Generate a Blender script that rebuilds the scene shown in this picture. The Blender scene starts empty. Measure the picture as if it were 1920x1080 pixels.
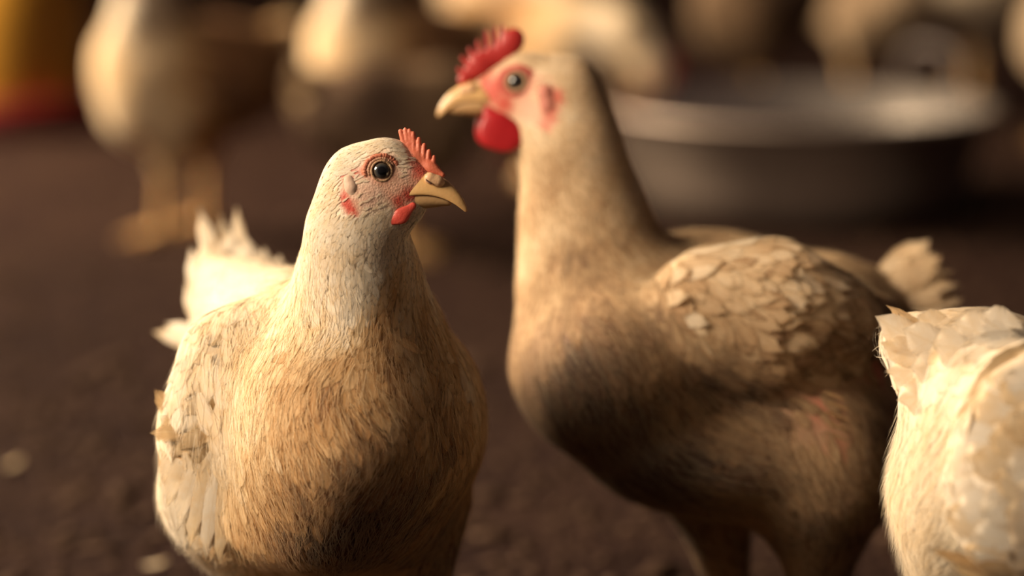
import bpy, math, random
import numpy as np
from mathutils import Vector, Matrix

random.seed(7)
rng = np.random.default_rng(11)
sc = bpy.context.scene
col = sc.collection

# ------------------------------------------------------------------ camera, world, lights, exposure
FPX = 4533.0                      # focal length in pixels of a 1920 wide frame (85 mm on 36 mm)
CAM_H = 0.546
PITCH = math.atan(873 / FPX)
cam_data = bpy.data.cameras.new('camera')
cam = bpy.data.objects.new('camera', cam_data)
col.objects.link(cam)
cam.location = (0, 0, CAM_H)
cam.rotation_euler = (math.pi / 2 - PITCH, 0, 0)
cam_data.sensor_width = 36
cam_data.lens = 36 * FPX / 1920
cam_data.clip_start = 0.02
cam_data.dof.use_dof = True
cam_data.dof.focus_distance = 1.315
cam_data.dof.aperture_fstop = 2.2
sc.camera = cam

world = bpy.data.worlds.new('world')
sc.world = world
world.use_nodes = True
bgn = world.node_tree.nodes['Background']
bgn.inputs[0].default_value = (1.0, 0.69, 0.64, 1)
bgn.inputs[1].default_value = 0.050

def area_light(name, loc, target, sx, sy, power, color, spread=math.pi):
    d = bpy.data.lights.new(name, 'AREA')
    d.shape = 'RECTANGLE'
    d.size = sx
    d.size_y = sy
    d.energy = power
    d.color = color
    d.spread = spread
    o = bpy.data.objects.new(name, d)
    col.objects.link(o)
    o.location = loc
    o.rotation_euler = (Vector(target) - Vector(loc)).to_track_quat('-Z', 'Y').to_euler()
    return o

area_light('window_light_near', (-1.80, 0.70, 1.36), (0.25, 1.72, 0.22), 0.8, 0.8, 21, (1.0, 0.795, 0.57), math.radians(74))
area_light('window_light_far', (-2.4, 3.65, 1.45), (-0.2, 3.4, 0.2), 0.9, 0.9, 330, (1.0, 0.78, 0.53))
area_light('fill_light_back', (-2.6, 5.6, 1.3), (1.2, 5.2, 0.2), 1.0, 1.0, 55, (1.0, 0.79, 0.56))  # added to brighten the hens behind the basin, not a known window

sc.view_settings.view_transform = 'Standard'
sc.view_settings.look = 'None'
sc.view_settings.exposure = -0.10
sc.view_settings.gamma = 1.0
sc.view_settings.use_curve_mapping = False
sc.cycles.transparent_max_bounces = 16
sc.cycles.max_bounces = 6

# ------------------------------------------------------------------ frames
CP, SP = math.cos(PITCH), math.sin(PITCH)
CAM_R = np.array([1.0, 0, 0]); CAM_U = np.array([0, SP, CP]); CAM_F = np.array([0, CP, -SP])
CAM_M = np.stack([CAM_R, CAM_U, CAM_F], 1)          # columns
CAM_O = np.array([0, 0, CAM_H])

class PhotoFrame:
    """coordinates (right, up, forward) in metres as seen from where the photograph was taken"""
    def __init__(s, D0): s.D0 = D0; s.M = CAM_M; s.O = CAM_O
    def P(s, u, v, d=0.0):
        D = s.D0 + d
        return np.array([(u - 960) / FPX * D, (540 - v) / FPX * D, D])
    def R(s, r, d=0.0): return r * (s.D0 + d) / FPX
    def world(s, q): return s.O + np.asarray(q) @ s.M.T

class LocalFrame:
    """1 unit = 1 mm; u to the right, v down, d away"""
    D0 = 0.0
    def __init__(s):
        s.M = np.array([[1.0, 0, 0], [0, 0, 1.0], [0, 1.0, 0]])   # a->x, b->z, e->y
        s.O = np.zeros(3)
    def P(s, u, v, d=0.0): return np.array([u / 1000, -v / 1000, d])
    def R(s, r, d=0.0): return r / 1000
    def world(s, q): return s.O + np.asarray(q) @ s.M.T

def ground(u, v):
    d = CAM_R * (u - 960) / FPX + CAM_U * (540 - v) / FPX + CAM_F
    t = -CAM_H / d[2]
    return CAM_O + d * t

# ------------------------------------------------------------------ object helpers
def tag(o, label=None, cat=None, group=None, kind=None):
    if label: o['label'] = label
    if cat: o['category'] = cat
    if group: o['group'] = group
    if kind: o['kind'] = kind
    return o

def empty(name, loc, label, cat, group=None):
    o = bpy.data.objects.new(name, None)
    col.objects.link(o)
    o.location = loc
    o.empty_display_size = 0.05
    return tag(o, label, cat, group)

def add_mesh(name, verts, faces, mat, parent=None, base=None, smooth=True, label=None, kind=None):
    """verts in world space; base = origin; faces array (n,3|4) or list"""
    verts = np.asarray(verts, dtype=np.float64)
    b = np.zeros(3) if base is None else np.asarray(base, dtype=np.float64)
    me = bpy.data.meshes.new(name)
    vl = (verts - b).astype(np.float32)
    if isinstance(faces, np.ndarray):
        n, k = faces.shape
        me.vertices.add(len(vl)); me.vertices.foreach_set('co', vl.ravel())
        me.loops.add(n * k); me.loops.foreach_set('vertex_index', faces.astype(np.int32).ravel())
        me.polygons.add(n)
        me.polygons.foreach_set('loop_start', np.arange(0, n * k, k, dtype=np.int32))
        me.update(calc_edges=True)
    else:
        me.from_pydata([tuple(map(float, p)) for p in vl], [], [tuple(map(int, f)) for f in faces])
        me.update()
    if smooth: me.polygons.foreach_set('use_smooth', np.ones(len(me.polygons), dtype=bool))
    o = bpy.data.objects.new(name, me)
    col.objects.link(o)
    if mat: me.materials.append(mat)
    if parent is not None:
        o.parent = parent
        pl = np.zeros(3); q = parent
        while q is not None:
            pl += np.array(q.location); q = q.parent
        o.location = tuple(b - pl)
    else:
        o.location = tuple(b)
    if label: o['label'] = label
    if kind: o['kind'] = kind
    return o

def set_vec(o, name, arr):
    a = o.data.attributes.new(name, 'FLOAT_VECTOR', 'POINT')
    a.data.foreach_set('vector', np.asarray(arr, dtype=np.float32).ravel())

def set_attr(o, name, arr):
    a = o.data.attributes.new(name, 'FLOAT_COLOR', 'POINT')
    arr = np.asarray(arr, dtype=np.float32)
    if arr.shape[1] == 3: arr = np.concatenate([arr, np.ones((len(arr), 1), np.float32)], 1)
    a.data.foreach_set('color', arr.ravel())

def copy_tree(o, parent=None):
    c = o.copy(); col.objects.link(c); c.parent = parent
    for ch in list(o.children): copy_tree(ch, c)
    return c

# ------------------------------------------------------------------ signed distance modelling
class Prim:
    def __init__(s, a, b, ra, rb, sq=1.0, rad=None, rot=0.0, k=0.012, flow=(0, -1, 0), ln=22, wd=9, lift=0.10, dirt=0.0, dens=1.0):
        s.a = np.array(a, float); s.b = np.array(b, float); s.ra = ra; s.rb = rb; s.sq = sq
        s.rad = None if rad is None else np.array(rad, float)
        s.rot = rot; s.k = k
        f = np.array(flow, float); s.flow = f / np.linalg.norm(f)
        s.ln = ln; s.wd = wd; s.lift = lift; s.dirt = dirt; s.dens = dens
    def bounds(s):
        if s.rad is not None:
            r = max(s.rad[0], s.rad[1]); rr = np.array([r, r, s.rad[2]])
            return s.a - rr, s.a + rr
        r = max(s.ra, s.rb) ; rr = np.array([r, r, r * s.sq])
        return np.minimum(s.a, s.b) - rr, np.maximum(s.a, s.b) + rr
    def dist(s, x, y, z):
        if s.rad is not None:
            px, py, pz = x - s.a[0], y - s.a[1], z - s.a[2]
            if s.rot:
                c, n = math.cos(s.rot), math.sin(s.rot)
                px, py = c * px + n * py, -n * px + c * py
            k0 = np.sqrt((px / s.rad[0]) ** 2 + (py / s.rad[1]) ** 2 + (pz / s.rad[2]) ** 2)
            k1 = np.sqrt((px / s.rad[0] ** 2) ** 2 + (py / s.rad[1] ** 2) ** 2 + (pz / s.rad[2] ** 2) ** 2)
            return k0 * (k0 - 1) / (k1 + 1e-9)
        ax, ay, az = s.a; bx, by, bz = s.b
        q = 1 / s.sq
        dx, dy, dz = bx - ax, by - ay, (bz - az) * q
        px, py, pz = x - ax, y - ay, (z - az) * q
        L = dx * dx + dy * dy + dz * dz
        if L < 1e-12:
            t = 0.0
        else:
            t = np.clip((px * dx + py * dy + pz * dz) / L, 0, 1)
        d = np.sqrt((px - t * dx) ** 2 + (py - t * dy) ** 2 + (pz - t * dz) ** 2)
        return d - (s.ra + t * (s.rb - s.ra))

class Field:
    def __init__(s, prims, h, cuts=(), pad=0.018):
        s.prims = prims; s.h = h
        lo = np.min([p.bounds()[0] for p in prims], 0) - pad
        hi = np.max([p.bounds()[1] for p in prims], 0) + pad
        n = np.ceil((hi - lo) / h).astype(int) + 1
        s.lo = lo; s.n = n
        ax = [(lo[i] + np.arange(n[i]) * h).astype(np.float32) for i in range(3)]
        f = np.full(tuple(n), 0.06, np.float32)
        for p, sign in [(p, 1) for p in prims] + [(c, -1) for c in cuts]:
            b0, b1 = p.bounds()
            m = p.k + 0.02
            i0 = np.clip(np.floor((b0 - m - lo) / h).astype(int), 0, n - 1)
            i1 = np.clip(np.ceil((b1 + m - lo) / h).astype(int) + 1, 1, n)
            if np.any(i1 <= i0): continue
            sl = tuple(slice(i0[j], i1[j]) for j in range(3))
            d = p.dist(ax[0][sl[0]][:, None, None], ax[1][sl[1]][None, :, None], ax[2][sl[2]][None, None, :]).astype(np.float32)
            g = f[sl]
            k = p.k
            if sign > 0:
                hh = np.maximum(k - np.abs(g - d), 0) / k
                f[sl] = np.minimum(g, d) - hh * hh * k * 0.25
            else:
                d = -d
                hh = np.maximum(k - np.abs(g - d), 0) / k
                f[sl] = np.maximum(g, d) + hh * hh * k * 0.25
        s.f = f
    def sample(s, p):
        q = (p - s.lo) / s.h
        q = np.clip(q, 0, s.n - 1.001)
        i = q.astype(int); t = q - i
        f = s.f
        i0, j0, k0 = i[:, 0], i[:, 1], i[:, 2]
        a, b, c = t[:, 0], t[:, 1], t[:, 2]
        def g(x, y, z): return f[i0 + x, j0 + y, k0 + z]
        return ((g(0,0,0)*(1-a)+g(1,0,0)*a)*(1-b)+(g(0,1,0)*(1-a)+g(1,1,0)*a)*b)*(1-c) + \
               ((g(0,0,1)*(1-a)+g(1,0,1)*a)*(1-b)+(g(0,1,1)*(1-a)+g(1,1,1)*a)*b)*c
    def grad(s, p):
        e = s.h * 1.2
        o = np.zeros_like(p)
        for i in range(3):
            d = np.zeros(3); d[i] = e
            o[:, i] = s.sample(p + d) - s.sample(p - d)
        return o / (np.linalg.norm(o, axis=1, keepdims=True) + 1e-12)
    def conform(s, p, h, it=2):
        for _ in range(it):
            p = p + s.grad(p) * (h - s.sample(p))[:, None]
        return p
    def depth_at(s, fr, u, v, far=0.5):
        """forward offset (from the frame's D0) of the first surface met at pixel u, v; None when it misses"""
        d = np.linspace(-0.25, 0.30, 1101)
        p = np.array([fr.P(u, v, x) for x in d])
        inside = np.all((p > s.lo) & (p < s.lo + (s.n - 1) * s.h), axis=1)
        f = np.where(inside, s.sample(p), 1.0)
        i = np.argmax(f < 0)
        if not f[i] < 0: return None
        return float(d[i])
    def mesh(s):
        f = s.f; n = s.n
        S = f < 0
        c = np.zeros(tuple(n - 1), np.int8)
        for x in (0, 1):
            for y in (0, 1):
                for z in (0, 1):
                    c += S[x:n[0]-1+x, y:n[1]-1+y, z:n[2]-1+z]
        act = (c > 0) & (c < 8)
        idx = np.argwhere(act)
        vid = np.full(act.shape, -1, np.int32)
        vid[act] = np.arange(len(idx))
        corners = np.array([[x, y, z] for x in (0, 1) for y in (0, 1) for z in (0, 1)])
        vals = np.stack([f[idx[:, 0]+q[0], idx[:, 1]+q[1], idx[:, 2]+q[2]] for q in corners], 1)
        acc = np.zeros((len(idx), 3)); cnt = np.zeros(len(idx))
        for i in range(8):
            for j in range(i + 1, 8):
                if np.abs(corners[i] - corners[j]).sum() != 1: continue
                m = (vals[:, i] < 0) != (vals[:, j] < 0)
                t = np.where(m, vals[:, i] / (vals[:, i] - vals[:, j] + 1e-20), 0)
                acc += np.where(m[:, None], corners[i] + t[:, None] * (corners[j] - corners[i]), 0)
                cnt += m
        V = s.lo + (idx + acc / cnt[:, None]) * s.h
        Q = []
        for ax in range(3):
            o = [a for a in range(3) if a != ax]
            sl0 = [slice(None)] * 3; sl1 = [slice(None)] * 3
            sl0[ax] = slice(0, -1); sl1[ax] = slice(1, None)
            for a in o: sl0[a] = slice(1, -1); sl1[a] = slice(1, -1)
            A = S[tuple(sl0)]; B = S[tuple(sl1)]
            e = np.argwhere(A != B)
            if not len(e): continue
            inside = A[e[:, 0], e[:, 1], e[:, 2]]
            def cell(da, db):
                q = e.copy()
                q[:, o[0]] += da; q[:, o[1]] += db
                return vid[q[:, 0], q[:, 1], q[:, 2]]
            q = np.stack([cell(0, 0), cell(1, 0), cell(1, 1), cell(0, 1)], 1)
            flip = inside if ax != 1 else ~inside
            q[~flip] = q[~flip][:, ::-1]
            Q.append(q)
        return V, np.concatenate(Q)

def blend(prims, p, key, soft=0.010):
    """weighted property of the primitives at points p"""
    d = np.stack([pr.dist(p[:, 0], p[:, 1], p[:, 2]) for pr in prims], 1)
    d = d - d.min(1, keepdims=True)
    w = np.exp(-d / soft); w /= w.sum(1, keepdims=True)
    return {k: w @ np.array([getattr(pr, k) for pr in prims], float) for k in key}

def vnoise(p, freq, seed=0):
    """cheap smooth noise -1..1"""
    r = np.random.default_rng(seed)
    out = 0
    for i in range(5):
        d = r.normal(size=3); d /= np.linalg.norm(d)
        out = out + np.sin(p @ d * freq * r.uniform(0.6, 1.6) + r.uniform(0, 6.28))
    return out / 2.6

def surface_points(V, Q, n):
    T = np.concatenate([Q[:, [0, 1, 2]], Q[:, [0, 2, 3]]])
    a, b, c = V[T[:, 0]], V[T[:, 1]], V[T[:, 2]]
    ar = np.linalg.norm(np.cross(b - a, c - a), axis=1)
    i = rng.choice(len(T), n, p=ar / ar.sum())
    r1 = np.sqrt(rng.random(n))[:, None]; r2 = rng.random(n)[:, None]
    return a[i] * (1 - r1) + b[i] * r1 * (1 - r2) + c[i] * r1 * r2, ar.sum()

def thin(p, r):
    """dart throwing: indices kept so that each keeps its distance r[i]"""
    cell = float(np.percentile(r, 90)) + 1e-6
    grid = {}; keep = []
    pl = p.tolist(); rl = r.tolist()
    for i in range(len(pl)):
        x, y, z = pl[i]; ri = rl[i]
        c = (int(math.floor(x / cell)), int(math.floor(y / cell)), int(math.floor(z / cell)))
        ok = True
        for dx in (-1, 0, 1):
            for dy in (-1, 0, 1):
                for dz in (-1, 0, 1):
                    for j in grid.get((c[0]+dx, c[1]+dy, c[2]+dz), ()):
                        q = pl[j]
                        if (x-q[0])**2 + (y-q[1])**2 + (z-q[2])**2 < ri * ri:
                            ok = False; break
                    if not ok: break
                if not ok: break
            if not ok: break
        if ok:
            grid.setdefault(c, []).append(i); keep.append(i)
    return np.array(keep, int)

ROWS = np.array([0.0, 0.22, 0.45, 0.68, 0.87, 1.0])
PROF = {'round': np.array([0.30, 0.72, 0.97, 1.0, 0.78, 0.16]),
        'point': np.array([0.45, 0.85, 1.0, 0.86, 0.52, 0.04]),
        'long':  np.array([0.35, 0.75, 0.95, 1.0, 0.80, 0.10])}
COLS = np.array([-1.0, -0.5, 0.0, 0.5, 1.0])

def feather_verts(p, T, N, L, W, lift, base_h, prof, bend=None, fld=None, camber=0.03):
    """(n, rows*cols, 3) vertices of feathers at p pointing along T with normal N"""
    n = len(p)
    B = np.cross(N, T)
    v = ROWS[None, :, None]; u = COLS[None, None, :]
    w = prof[None, :, None]
    along = v * L[:, None, None] - (np.abs(u) ** 2) * 0.10 * L[:, None, None] * v
    across = u * w * W[:, None, None] * 0.5
    if bend is not None: across = across + bend[:, None, None] * v ** 2 * L[:, None, None]
    hgt = base_h[:, None, None] + lift[:, None, None] * (v ** 1.4) * L[:, None, None] - camber * (u ** 2) * w * W[:, None, None]
    pos = p[:, None, None, :] + along[..., None] * T[:, None, None, :] + across[..., None] * B[:, None, None, :]
    hgt = np.broadcast_to(hgt, along.shape[:1] + (len(ROWS), len(COLS)))
    if fld is not None:
        q = fld.conform(pos.reshape(-1, 3), hgt.reshape(-1).astype(float), 2)
        pos = q.reshape(n, -1, 3)
    else:
        pos = (pos + hgt[..., None] * N[:, None, None, :]).reshape(n, -1, 3)
    return pos

NR, NC = len(ROWS), len(COLS)
F_FACES = np.array([[r*NC+c, r*NC+c+1, (r+1)*NC+c+1, (r+1)*NC+c] for r in range(NR-1) for c in range(NC-1)])
F_UV = np.array([[COLS[c], ROWS[r]] for r in range(NR) for c in range(NC)])

def strand_verts(p, T, N, L, W, lift, fld, curl):
    n = len(p)
    B = np.cross(N, T)
    v = np.array([0, 0.4, 0.75, 1.0])[None, :, None]
    u = np.array([-1.0, 1.0])[None, None, :]
    w = np.array([1.0, 0.85, 0.55, 0.08])[None, :, None]
    pos = p[:, None, None, :] + (v * L[:, None, None])[..., None] * T[:, None, None, :] \
        + (u * w * W[:, None, None] * 0.5 + curl[:, None, None] * v ** 2 * L[:, None, None])[..., None] * B[:, None, None, :]
    h = np.broadcast_to(0.0006 + lift[:, None, None] * v ** 1.3 * L[:, None, None], (n, 4, 2))
    q = fld.conform(pos.reshape(-1, 3), h.reshape(-1).astype(float), 2)
    return q.reshape(n, 8, 3)
S_FACES = np.array([[0, 1, 3, 2], [2, 3, 5, 4], [4, 5, 7, 6]])
S_UV = np.array([[x * 0.05, y] for y in (0.1, 0.4, 0.6, 0.75) for x in (-1, 1)])

def join_plumes(groups):
    """groups of (verts (n,m,3), faces, uv, attr (n,4), normals (n,3)) -> arrays"""
    VV, FF, UV, AT, NN = [], [], [], [], []
    off = 0
    for v, f, uv, at, nn in groups:
        NN.append(np.repeat(nn, v.shape[1], 0))
        n, m = v.shape[:2]
        VV.append(v.reshape(-1, 3))
        FF.append((f[None] + (np.arange(n) * m)[:, None, None] + off).reshape(-1, 4))
        UV.append(np.tile(uv, (n, 1)))
        AT.append(np.repeat(at, m, 0))
        off += n * m
    return np.concatenate(VV), np.concatenate(FF), np.concatenate(UV), np.concatenate(AT), np.concatenate(NN)

def plume_object(name, groups, mat, parent, frame, base, kind=None, label=None):
    V, F, UV, AT, NN = join_plumes(groups)
    o = add_mesh(name, frame.world(V), F, mat, parent, base, True, label, kind)
    uvl = o.data.uv_layers.new(name='uv')
    uvl.data.foreach_set('uv', UV[F.ravel()].astype(np.float32).ravel())
    set_attr(o, 'plume', AT)
    set_vec(o, 'lie', NN @ frame.M.T)
    return o

def tangent(flow, N):
    t = flow - (flow * N).sum(1, keepdims=True) * N
    return t / (np.linalg.norm(t, axis=1, keepdims=True) + 1e-9)

def rotate_about(T, N, ang):
    B = np.cross(N, T)
    return T * np.cos(ang)[:, None] + B * np.sin(ang)[:, None]

# ------------------------------------------------------------------ materials
def mat_new(name):
    m = bpy.data.materials.new(name); m.use_nodes = True
    nt = m.node_tree
    for n in list(nt.nodes): nt.nodes.remove(n)
    return m, nt

class NT:
    def __init__(s, nt): s.nt = nt
    def n(s, typ, **kw):
        x = s.nt.nodes.new(typ)
        for k, v in kw.items(): setattr(x, k, v)
        return x
    def l(s, a, b): s.nt.links.new(a, b)
    def math(s, op, a, b=None, c=None, clamp=False):
        x = s.n('ShaderNodeMath', operation=op); x.use_clamp = clamp
        for i, q in enumerate((a, b, c)):
            if q is None: continue
            if isinstance(q, (int, float)): x.inputs[i].default_value = q
            else: s.l(q, x.inputs[i])
        return x.outputs[0]
    def noise(s, vec, scale, detail=3, rough=0.55, dist=0.0):
        x = s.n('ShaderNodeTexNoise'); x.inputs['Scale'].default_value = scale
        x.inputs['Detail'].default_value = detail; x.inputs['Roughness'].default_value = rough
        x.inputs['Distortion'].default_value = dist
        if vec is not None: s.l(vec, x.inputs['Vector'])
        return x.outputs['Fac']
    def ramp(s, fac, stops):
        x = s.n('ShaderNodeValToRGB')
        e = x.color_ramp.elements
        while len(e) < len(stops): e.new(0.5)
        for i, (p, c) in enumerate(stops):
            e[i].position = p; e[i].color = tuple(c) + (1,) if len(c) == 3 else c
        s.l(fac, x.inputs[0])
        return x.outputs[0]
    def mix(s, fac, a, b):
        x = s.n('ShaderNodeMix', data_type='RGBA')
        if isinstance(fac, (int, float)): x.inputs[0].default_value = fac
        else: s.l(fac, x.inputs[0])
        for i, q in ((6, a), (7, b)):
            if isinstance(q, tuple): x.inputs[i].default_value = q + (1,) if len(q) == 3 else q
            else: s.l(q, x.inputs[i])
        return x.outputs[2]
    def bump(s, h, strength, dist):
        x = s.n('ShaderNodeBump'); x.inputs['Strength'].default_value = strength; x.inputs['Distance'].default_value = dist
        s.l(h, x.inputs['Height']); return x.outputs[0]
    def principled(s, color, rough=0.6, normal=None, **kw):
        x = s.n('ShaderNodeBsdfPrincipled')
        if isinstance(color, tuple): x.inputs['Base Color'].default_value = color + (1,)
        else: s.l(color, x.inputs['Base Color'])
        if isinstance(rough, (int, float)): x.inputs['Roughness'].default_value = rough
        else: s.l(rough, x.inputs['Roughness'])
        if normal is not None: s.l(normal, x.inputs['Normal'])
        for k, v in kw.items():
            x.inputs[k.replace('_', ' ')].default_value = v
        return x
    def out(s, sh):
        x = s.n('ShaderNodeOutputMaterial'); s.l(sh, x.inputs['Surface'])

DIRT_SHADE_STOPS = [(0.0, (0.82, 0.74, 0.62)), (0.28, (0.75, 0.565, 0.34)), (0.52, (0.56, 0.335, 0.15)), (0.76, (0.27, 0.130, 0.058)), (1.0, (0.085, 0.045, 0.036))]

def feather_material(name, stops=DIRT_SHADE_STOPS, alpha=True, barb=90.0, soft=0.72, fray=1.0, slant=0.55, streak=0.26, tip=0.0):
    m, nt = mat_new(name); g = NT(nt)
    at = g.n('ShaderNodeAttribute', attribute_name='plume')
    sep = g.n('ShaderNodeSeparateColor'); g.l(at.outputs['Color'], sep.inputs[0])
    dirt, rnd = sep.outputs[0], sep.outputs[1]
    uv = g.n('ShaderNodeUVMap', uv_map='uv')
    sx = g.n('ShaderNodeSeparateXYZ'); g.l(uv.outputs[0], sx.inputs[0])
    au = g.math('ABSOLUTE', sx.outputs[0]); v = sx.outputs[1]
    geo = g.n('ShaderNodeNewGeometry')
    big = g.noise(geo.outputs['Position'], 45, 4, 0.6)
    fine = g.noise(geo.outputs['Position'], 240, 3, 0.6)
    # barb coordinate: runs along the vane, slanted from the quill
    bc = g.math('SUBTRACT', v, g.math('MULTIPLY', au, slant))
    comb = g.n('ShaderNodeCombineXYZ')
    g.l(g.math('MULTIPLY', bc, barb), comb.inputs[0]); g.l(g.math('MULTIPLY', rnd, 90), comb.inputs[1])
    g.l(g.math('MULTIPLY', g.math('SIGN', sx.outputs[0]), 3.3), comb.inputs[2])
    bn = g.noise(comb.outputs[0], 0.55, 2, 0.6)
    # colour
    d = g.math('ADD', dirt, g.math('MULTIPLY', g.math('SUBTRACT', big, 0.5), 0.42))
    d = g.math('ADD', d, g.math('MULTIPLY', g.math('SUBTRACT', fine, 0.5), 0.22))
    d = g.math('ADD', d, g.math('MULTIPLY', g.math('SUBTRACT', rnd, 0.5), 0.12))
    d = g.math('ADD', d, g.math('MULTIPLY', g.math('SUBTRACT', bn, 0.5), streak), clamp=True)
    if tip:
        d = g.math('ADD', d, g.math('MULTIPLY', g.math('SUBTRACT', g.math('MAXIMUM', v, au), 0.6), tip), clamp=True)
    colr = g.ramp(d, stops)
    quill = g.math('LESS_THAN', au, 0.045)
    colr = g.mix(g.math('MULTIPLY', quill, 0.35), colr, (0.72, 0.58, 0.38))
    # barbs scatter light like the soft coat they lie in: shade with the lie of the coat more than with each vane
    lie = g.n('ShaderNodeAttribute', attribute_name='lie')
    bmp = g.bump(bn, 0.6, 0.0005)
    mxn = g.n('ShaderNodeMix', data_type='VECTOR'); mxn.inputs[0].default_value = soft
    vt = g.n('ShaderNodeVectorTransform', vector_type='NORMAL', convert_from='OBJECT', convert_to='WORLD'); g.l(lie.outputs['Vector'], vt.inputs[0])
    g.l(bmp, mxn.inputs[4]); g.l(vt.outputs[0], mxn.inputs[5])
    nn = g.n('ShaderNodeVectorMath', operation='NORMALIZE'); g.l(mxn.outputs[1], nn.inputs[0])
    nrm = nn.outputs[0]
    p = g.principled(colr, 0.72, nrm, Specular_IOR_Level=0.2)
    tr = g.n('ShaderNodeBsdfTranslucent'); g.l(colr, tr.inputs['Color'])
    mx = g.n('ShaderNodeMixShader'); mx.inputs[0].default_value = 0.27
    g.l(p.outputs[0], mx.inputs[1]); g.l(tr.outputs[0], mx.inputs[2])
    sh = mx.outputs[0]
    if alpha:
        # frayed rim: gaps between barbs grow towards the edge and the tip
        edge = g.math('MAXIMUM', g.math('MULTIPLY', au, 0.95), g.math('MULTIPLY', g.math('SUBTRACT', v, 0.50), 1.9))
        lim = g.math('ADD', 0.05, g.math('MULTIPLY', bn, fray))
        cut = g.math('MULTIPLY', g.math('SUBTRACT', edge, lim), 2.2, clamp=True)
        tp = g.n('ShaderNodeBsdfTransparent')
        mx2 = g.n('ShaderNodeMixShader'); g.l(cut, mx2.inputs[0]); g.l(sh, mx2.inputs[1]); g.l(tp.outputs[0], mx2.inputs[2])
        sh = mx2.outputs[0]
    g.out(sh)
    return m

def body_material(name, stops=DIRT_SHADE_STOPS):
    """skin and down: attribute 'skin' r = dirt, g = bare skin, b = red"""
    m, nt = mat_new(name); g = NT(nt)
    at = g.n('ShaderNodeAttribute', attribute_name='skin')
    sep = g.n('ShaderNodeSeparateColor'); g.l(at.outputs['Color'], sep.inputs[0])
    geo = g.n('ShaderNodeNewGeometry')
    big = g.noise(geo.outputs['Position'], 60, 4, 0.6)
    fine = g.noise(geo.outputs['Position'], 420, 4, 0.65)
    vor = g.n('ShaderNodeTexVoronoi'); vor.inputs['Scale'].default_value = 900; g.l(geo.outputs['Position'], vor.inputs['Vector'])
    d = g.math('ADD', sep.outputs[0], g.math('MULTIPLY', g.math('SUBTRACT', big, 0.5), 0.4), clamp=True)
    down = g.ramp(d, stops)
    skin = g.mix(big, (0.54, 0.23, 0.155), (0.68, 0.41, 0.29))
    sk = g.math('ADD', sep.outputs[1], g.math('MULTIPLY', g.math('SUBTRACT', fine, 0.5), 0.5), clamp=True)
    c = g.mix(sk, down, skin)
    rd = g.math('MULTIPLY', sep.outputs[2], g.math('ADD', 0.55, fine), clamp=True)
    c = g.mix(rd, c, (0.52, 0.075, 0.05))
    hgt = g.math('ADD', g.math('MULTIPLY', fine, 0.7), g.math('MULTIPLY', vor.outputs['Distance'], 0.6))
    nrm = g.bump(hgt, 0.5, 0.0006)
    p = g.principled(c, 0.55, nrm, Specular_IOR_Level=0.35)
    g.out(p.outputs[0])
    return m

def flesh_material(name, c1, c2, rough=0.42, scale=500, sss=0.12):
    m, nt = mat_new(name); g = NT(nt)
    geo = g.n('ShaderNodeNewGeometry')
    fine = g.noise(geo.outputs['Position'], scale, 3, 0.6)
    big = g.noise(geo.outputs['Position'], 130, 3, 0.6)
    c = g.mix(g.math('MULTIPLY', g.math('ADD', big, fine), 0.5), c1, c2)
    nrm = g.bump(fine, 0.5, 0.0006)
    p = g.principled(c, rough, nrm, Specular_IOR_Level=0.4, Subsurface_Weight=sss, Subsurface_Scale=0.004)
    p.inputs['Subsurface Radius'].default_value = (1.0, 0.25, 0.12)
    g.out(p.outputs[0])
    return m

def horn_material(name, c1, c2):
    m, nt = mat_new(name); g = NT(nt)
    geo = g.n('ShaderNodeNewGeometry')
    big = g.noise(geo.outputs['Position'], 110, 4, 0.6)
    fine = g.noise(geo.outputs['Position'], 700, 3, 0.6)
    c = g.mix(g.math('MULTIPLY', g.math('ADD', big, fine), 0.55), c1, c2)
    p = g.principled(c, 0.38, g.bump(fine, 0.25, 0.0004), Specular_IOR_Level=0.5, Subsurface_Weight=0.1, Subsurface_Scale=0.003)
    g.out(p.outputs[0])
    return m

def eye_material(name):
    m, nt = mat_new(name); g = NT(nt)
    at = g.n('ShaderNodeAttribute', attribute_name='eye')      # r = angle from the optical axis 0..1
    sep = g.n('ShaderNodeSeparateColor'); g.l(at.outputs['Color'], sep.inputs[0])
    geo = g.n('ShaderNodeNewGeometry')
    nz = g.noise(geo.outputs['Position'], 900, 3, 0.6)
    r = g.math('ADD', sep.outputs[0], g.math('MULTIPLY', g.math('SUBTRACT', nz, 0.5), 0.05))
    c = g.ramp(r, [(0.0, (0.004, 0.004, 0.005)), (0.36, (0.006, 0.006, 0.008)), (0.42, (0.028, 0.030, 0.034)), (0.58, (0.052, 0.050, 0.046)),
                   (0.70, (0.085, 0.065, 0.045)), (0.80, (0.02, 0.014, 0.012)), (1.0, (0.02, 0.012, 0.01))])
    p = g.principled(c, 0.12, None, Specular_IOR_Level=0.6, Coat_Weight=0.6, Coat_Roughness=0.04)
    g.out(p.outputs[0])
    return m

def simple_material(name, c1, c2, rough=0.6, scale=20, metallic=0.0, bump=0.2, bdist=0.002, spec=0.4):
    m, nt = mat_new(name); g = NT(nt)
    tc = g.n('ShaderNodeTexCoord')
    a = g.noise(tc.outputs['Object'], scale, 5, 0.6)
    b = g.noise(tc.outputs['Object'], scale * 9, 3, 0.6)
    c = g.mix(g.math('MULTIPLY', g.math('ADD', a, b), 0.5), c1, c2)
    p = g.principled(c, rough, g.bump(b, bump, bdist), Metallic=metallic, Specular_IOR_Level=spec)
    g.out(p.outputs[0])
    return m

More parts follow.
